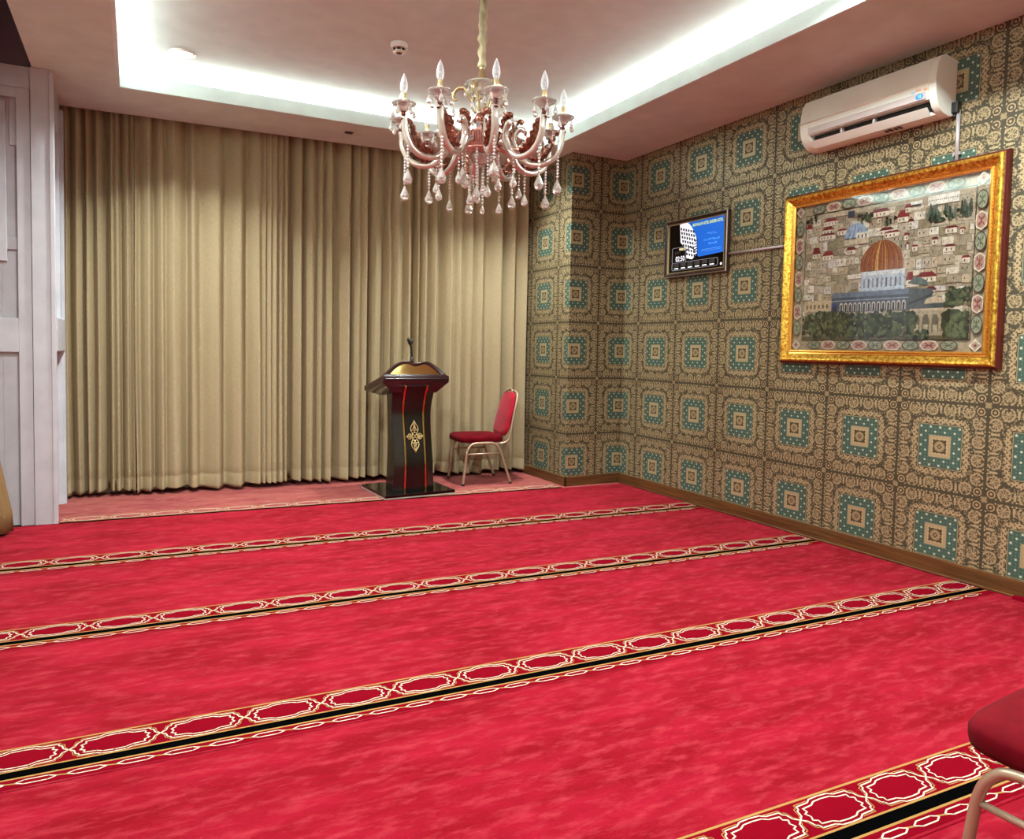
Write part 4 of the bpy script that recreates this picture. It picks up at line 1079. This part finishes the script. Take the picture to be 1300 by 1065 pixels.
# ================================================================== PRAYER CLOCK / DISPLAY
def clock():
    W_, H_ = 0.755, 0.490; cy, cz = 4.690, 2.192
    t = thing('prayer_time_display', 'dark-framed digital prayer time display with blue hotel picture, left of the tapestry', 'display', (WX - 0.002, cy, cz))
    def ring(name, prof, m):
        b = MB(); rows = [[(-d, sy * (W_ / 2 - o), sz * (H_ / 2 - o)) for sy, sz in ((1, -1), (-1, -1), (-1, 1), (1, 1))] for o, d in prof]
        rows.append(rows[0]); b.grid(rows, 0, False, True, False); return b.build(name, m, t)
    ring('frame', [(0.0, 0.002), (0.0, 0.040), (0.006, 0.046), (0.020, 0.044), (0.034, 0.034), (0.034, 0.002)][::-1], m_wood('walnut_frame', '#140a07', '#3c2218', 0.3, (2, 2, 2), 0.5, 0.3))
    ring('silver_edge', [(-0.001, 0.036), (-0.001, 0.043), (0.003, 0.047), (0.006, 0.0465), (0.002, 0.036)][::-1], mat('silver_edge', '#b9aca0', 0.3, 0.8))
    ro = ring('rope_inlay', [(0.030, 0.020), (0.030, 0.038), (0.038, 0.038), (0.038, 0.020)][::-1], mat('rope_gold', '#dcc890', 0.4, 0.15))
    b = MB()
    for s in (-1, 1):
        for i in range(60): y = -W_ / 2 + 0.036 + (W_ - 0.072) * i / 59; b.box(-0.0395, -0.0375, y, y + 0.005, s * (H_ / 2 - 0.034) - 0.004, s * (H_ / 2 - 0.034) + 0.004)
        for i in range(38): z = -H_ / 2 + 0.036 + (H_ - 0.072) * i / 37; b.box(-0.0395, -0.0375, s * (W_ / 2 - 0.034) - 0.004, s * (W_ / 2 - 0.034) + 0.004, z, z + 0.005)
    b.build('rope_notches', BLACK, ro)
    b = MB(); b.box(-0.024, -0.004, -W_ / 2 + 0.034, W_ / 2 - 0.034, -H_ / 2 + 0.034, H_ / 2 - 0.034)
    scr = b.build('panel', BLACKG, t)
    iw, ih = W_ - 0.072, H_ - 0.072
    D = [0.0245]
    def Q(u, v): return (-D[0], iw / 2 - u * iw, v * ih - ih / 2)      # u left->right, v up
    blue = emi('lit_blue', '#0a5fc8', 0.55); blu2 = emi('lit_blue_edge', '#1a78d8', 0.5)
    whitem = emi('lit_white', '#e8ecf4', 0.7); yel = emi('lit_yellow', '#c9e27a', 0.6); grey = emi('lit_grey', '#8a8c98', 0.35)
    dark = mat('print_dark', '#23252e', 0.4); cyan = emi('lit_cyan', '#6fb4e8', 0.45); dgrey = mat('unlit_digit', '#4c4b4a', 0.4); cream = emi('lit_cream', '#d8cfa8', 0.5)
    # blue picture on the right
    b = MB(); n = 12
    edge = [(0.36 + 0.155 * math.sin(k / n * PI / 2) ** 1.0, 1.0 - 0.44 * (k / n)) for k in range(n + 1)]
    b.face([Q(u, v) for u, v in [(0.985, 1.0)] + edge + [(0.535, 0.30), (0.56, 0.27), (0.985, 0.30)]]); b.build('blue_picture', blue, scr)
    # hotel tower
    D[0] += 0.0002; b = MB(); b.face([Q(u, v) for u, v in [(0.20, 0.99), (0.345, 1.0)] + edge[2:] + [(0.525, 0.33), (0.44, 0.24), (0.34, 0.28), (0.33, 0.45), (0.22, 0.62)]])
    D[0] += 0.0002
    for k in range(7):
        for j in range(6):
            u = 0.215 + 0.045 * j + 0.012 * k; v = 0.93 - 0.085 * k - 0.02 * j
            if u < 0.47: b.face([Q(u, v), Q(u + 0.030, v - 0.022), Q(u + 0.030, v - 0.075), Q(u, v - 0.053)], 1)
    for k in range(6): b.face([Q(0.475, 0.60 - k * 0.055), Q(0.535, 0.625 - k * 0.055), Q(0.535, 0.600 - k * 0.055), Q(0.475, 0.575 - k * 0.055)], 1)
    b.face([Q(0.30, 0.40), Q(0.40, 0.52), Q(0.50, 0.42), Q(0.50, 0.39), Q(0.40, 0.49), Q(0.30, 0.37)], 1)
    b.face([Q(0.20, 0.50), Q(0.33, 0.50), Q(0.33, 0.44), Q(0.20, 0.46)], 2)
    b.build('tower_picture', [whitem, dark, cream], scr)
    def write(name, txt, u, v, size, m, width=None, bold=0.0):
        vs, fs = text_mesh(txt, size, 1.0, bold); mx = max(p.x for p in vs); k = (width * iw / mx) if width else 1.0
        b = MB(); q = Q(u, v); b.v = [(q[0] - 0.0004, q[1] - p.x * k, q[2] + p.y) for p in vs]; b.f = fs; b.m = [0] * len(fs); b.c = [None] * len(fs); b.sm = [False] * len(fs)
        return b.build(name, m, scr)
    write('heading', 'MASHALLAH HOTEL GARDEN HOTEL', 0.44, 0.895, 0.036, yel, 0.52, 0.0008)
    write('time_digits', '02:50', 0.135, 0.235, 0.062, whitem, 0.17, 0.001)
    write('date_digits', '11:11', 0.115, 0.385, 0.036, dgrey, 0.11, 0.001)
    # flowing script lines on the blue field
    b = MB(); rnd = random.Random(2)
    for (u0, u1, v) in ((0.70, 0.86, 0.70), (0.64, 0.90, 0.585), (0.72, 0.84, 0.50)):
        u = u0
        while u < u1:
            w = rnd.uniform(0.015, 0.04); pts = [Q(u + w * s, v + 0.022 * math.sin(s * 5 + rnd.random() * 3)) for s in (0, 0.3, 0.6, 1.0)]
            b.tube([(p[0] - 0.0006, p[1], p[2]) for p in pts], 0.0016, 5); u += w + 0.008
    for (u0, u1, v, w_) in ((0.60, 0.94, 0.40, 0.0016), (0.60, 0.93, 0.37, 0.0012)):
        b.tube([(Q(u0, v)[0] - 0.0006, Q(u0, v)[1], Q(u0, v)[2]), (Q(u1, v)[0] - 0.0006, Q(u1, v)[1], Q(u1, v - 0.0)[2])], w_, 5)
    b.build('script_lines', cyan, scr)
    # rounded outlines and the row of prayer-time boxes
    b = MB()
    def rbox(u0, u1, v0, v1, r=0.02):
        pts = []
        for (cu, cv, a0) in ((u1 - r, v1 - r * 1.6, 0), (u0 + r, v1 - r * 1.6, 1), (u0 + r, v0 + r * 1.6, 2), (u1 - r, v0 + r * 1.6, 3)):
            for k in range(5): a = (a0 + k / 4) * PI / 2; pts.append(Q(cu + r * math.cos(a), cv + r * 1.6 * math.sin(a)))
        pts.append(pts[0]); b.tube([(p[0] - 0.0004, p[1], p[2]) for p in pts], 0.0022, 5)
    rbox(0.07, 0.89, 0.055, 0.205); rbox(0.07, 0.33, 0.205, 0.52)
    b.build('outline', grey, scr)
    for k in range(6):
        u = 0.105 + k * 0.128; b = MB()
        b.face([Q(u, 0.125), Q(u + 0.095, 0.125), Q(u + 0.095, 0.19), Q(u, 0.19)], 0)
        D[0] += 0.0002
        for j in range(3): b.face([Q(u + 0.010 + j * 0.03, 0.135), Q(u + 0.024 + j * 0.03, 0.135), Q(u + 0.024 + j * 0.03, 0.18), Q(u + 0.010 + j * 0.03, 0.18)], 2)
        D[0] -= 0.0002
        b.face([Q(u + 0.008, 0.078), Q(u + 0.085, 0.078), Q(u + 0.085, 0.100), Q(u + 0.008, 0.100)], 1)
        b.build('time_box', [dgrey, whitem, dark], scr)
    b = MB(); q = Q(0.945, 0.075); b.face([(q[0], q[1] + 0.011 * math.cos(2 * PI * j / 20), q[2] + 0.011 * math.sin(2 * PI * j / 20)) for j in range(20)][::-1]); b.build('round_mark', whitem, scr)
clock()

# ================================================================== CEILING FITTINGS
for i, (x, y) in enumerate(DOWN):
    lab = 'round recessed downlight, lit, in the raised ceiling near the far left corner of the tray' if i == 0 else 'round recessed downlight in the raised ceiling outside the view'
    if i == 1: lab = 'round recessed downlight hidden behind the right side of the chandelier'
    if i > 1: continue
    t = thing('downlight', lab, 'downlight', (x, y, H2))
    b = MB(); b.lathe([(0.088, -0.001), (0.088, -0.008), (0.080, -0.012), (0.070, -0.012), (0.066, -0.002)], 32); b.build('trim_ring', WHITEP, t)
    b = MB(); b.lathe([(0.066, -0.013), (0.066, -0.0035)], 28); b.build('diffuser', LAMPW, t)
t = thing('smoke_detector', 'white round smoke detector on the raised ceiling beside the chandelier chain', 'smoke detector', (1.585, 4.74, H2))
b = MB(); b.lathe([(0.056, 0.0), (0.058, -0.004), (0.057, -0.030), (0.050, -0.036)], 32); b.build('housing', WHITEP, t)
b = MB(); b.lathe([(0.042, -0.034), (0.040, -0.052)], 24); b.build('dark_chamber', BLACK, t)
b = MB(); b.lathe([(0.036, -0.050), (0.040, -0.052), (0.038, -0.060), (0.022, -0.064)], 28)
for k in range(8):
    a = 2 * PI * k / 8; b.tube([(0.048 * math.cos(a), 0.048 * math.sin(a), -0.034), (0.040 * math.cos(a), 0.040 * math.sin(a), -0.056)], 0.003, 6)
b.build('cage', WHITEP, t)
b = MB(); b.lathe([(0.020, -0.0655), (0.020, -0.0635)], 20); b.build('sensor_face', mat('maroon_plastic', '#5a2420', 0.5), t)
t = thing('ceiling_sensor', 'small black recessed sensor in the soffit above the long curtains', 'sensor', (1.642, 6.234, H))
b = MB(); b.box(-0.036, 0.036, -0.03, 0.03, -0.004, -0.0005); b.build('plate', mat('sensor_plate', '#3b2c2a', 0.5), t, bevel=0.002)
b = MB(); b.box(-0.026, 0.026, -0.02, 0.02, -0.010, -0.004); b.build('lens', BLACK, t, bevel=0.002)
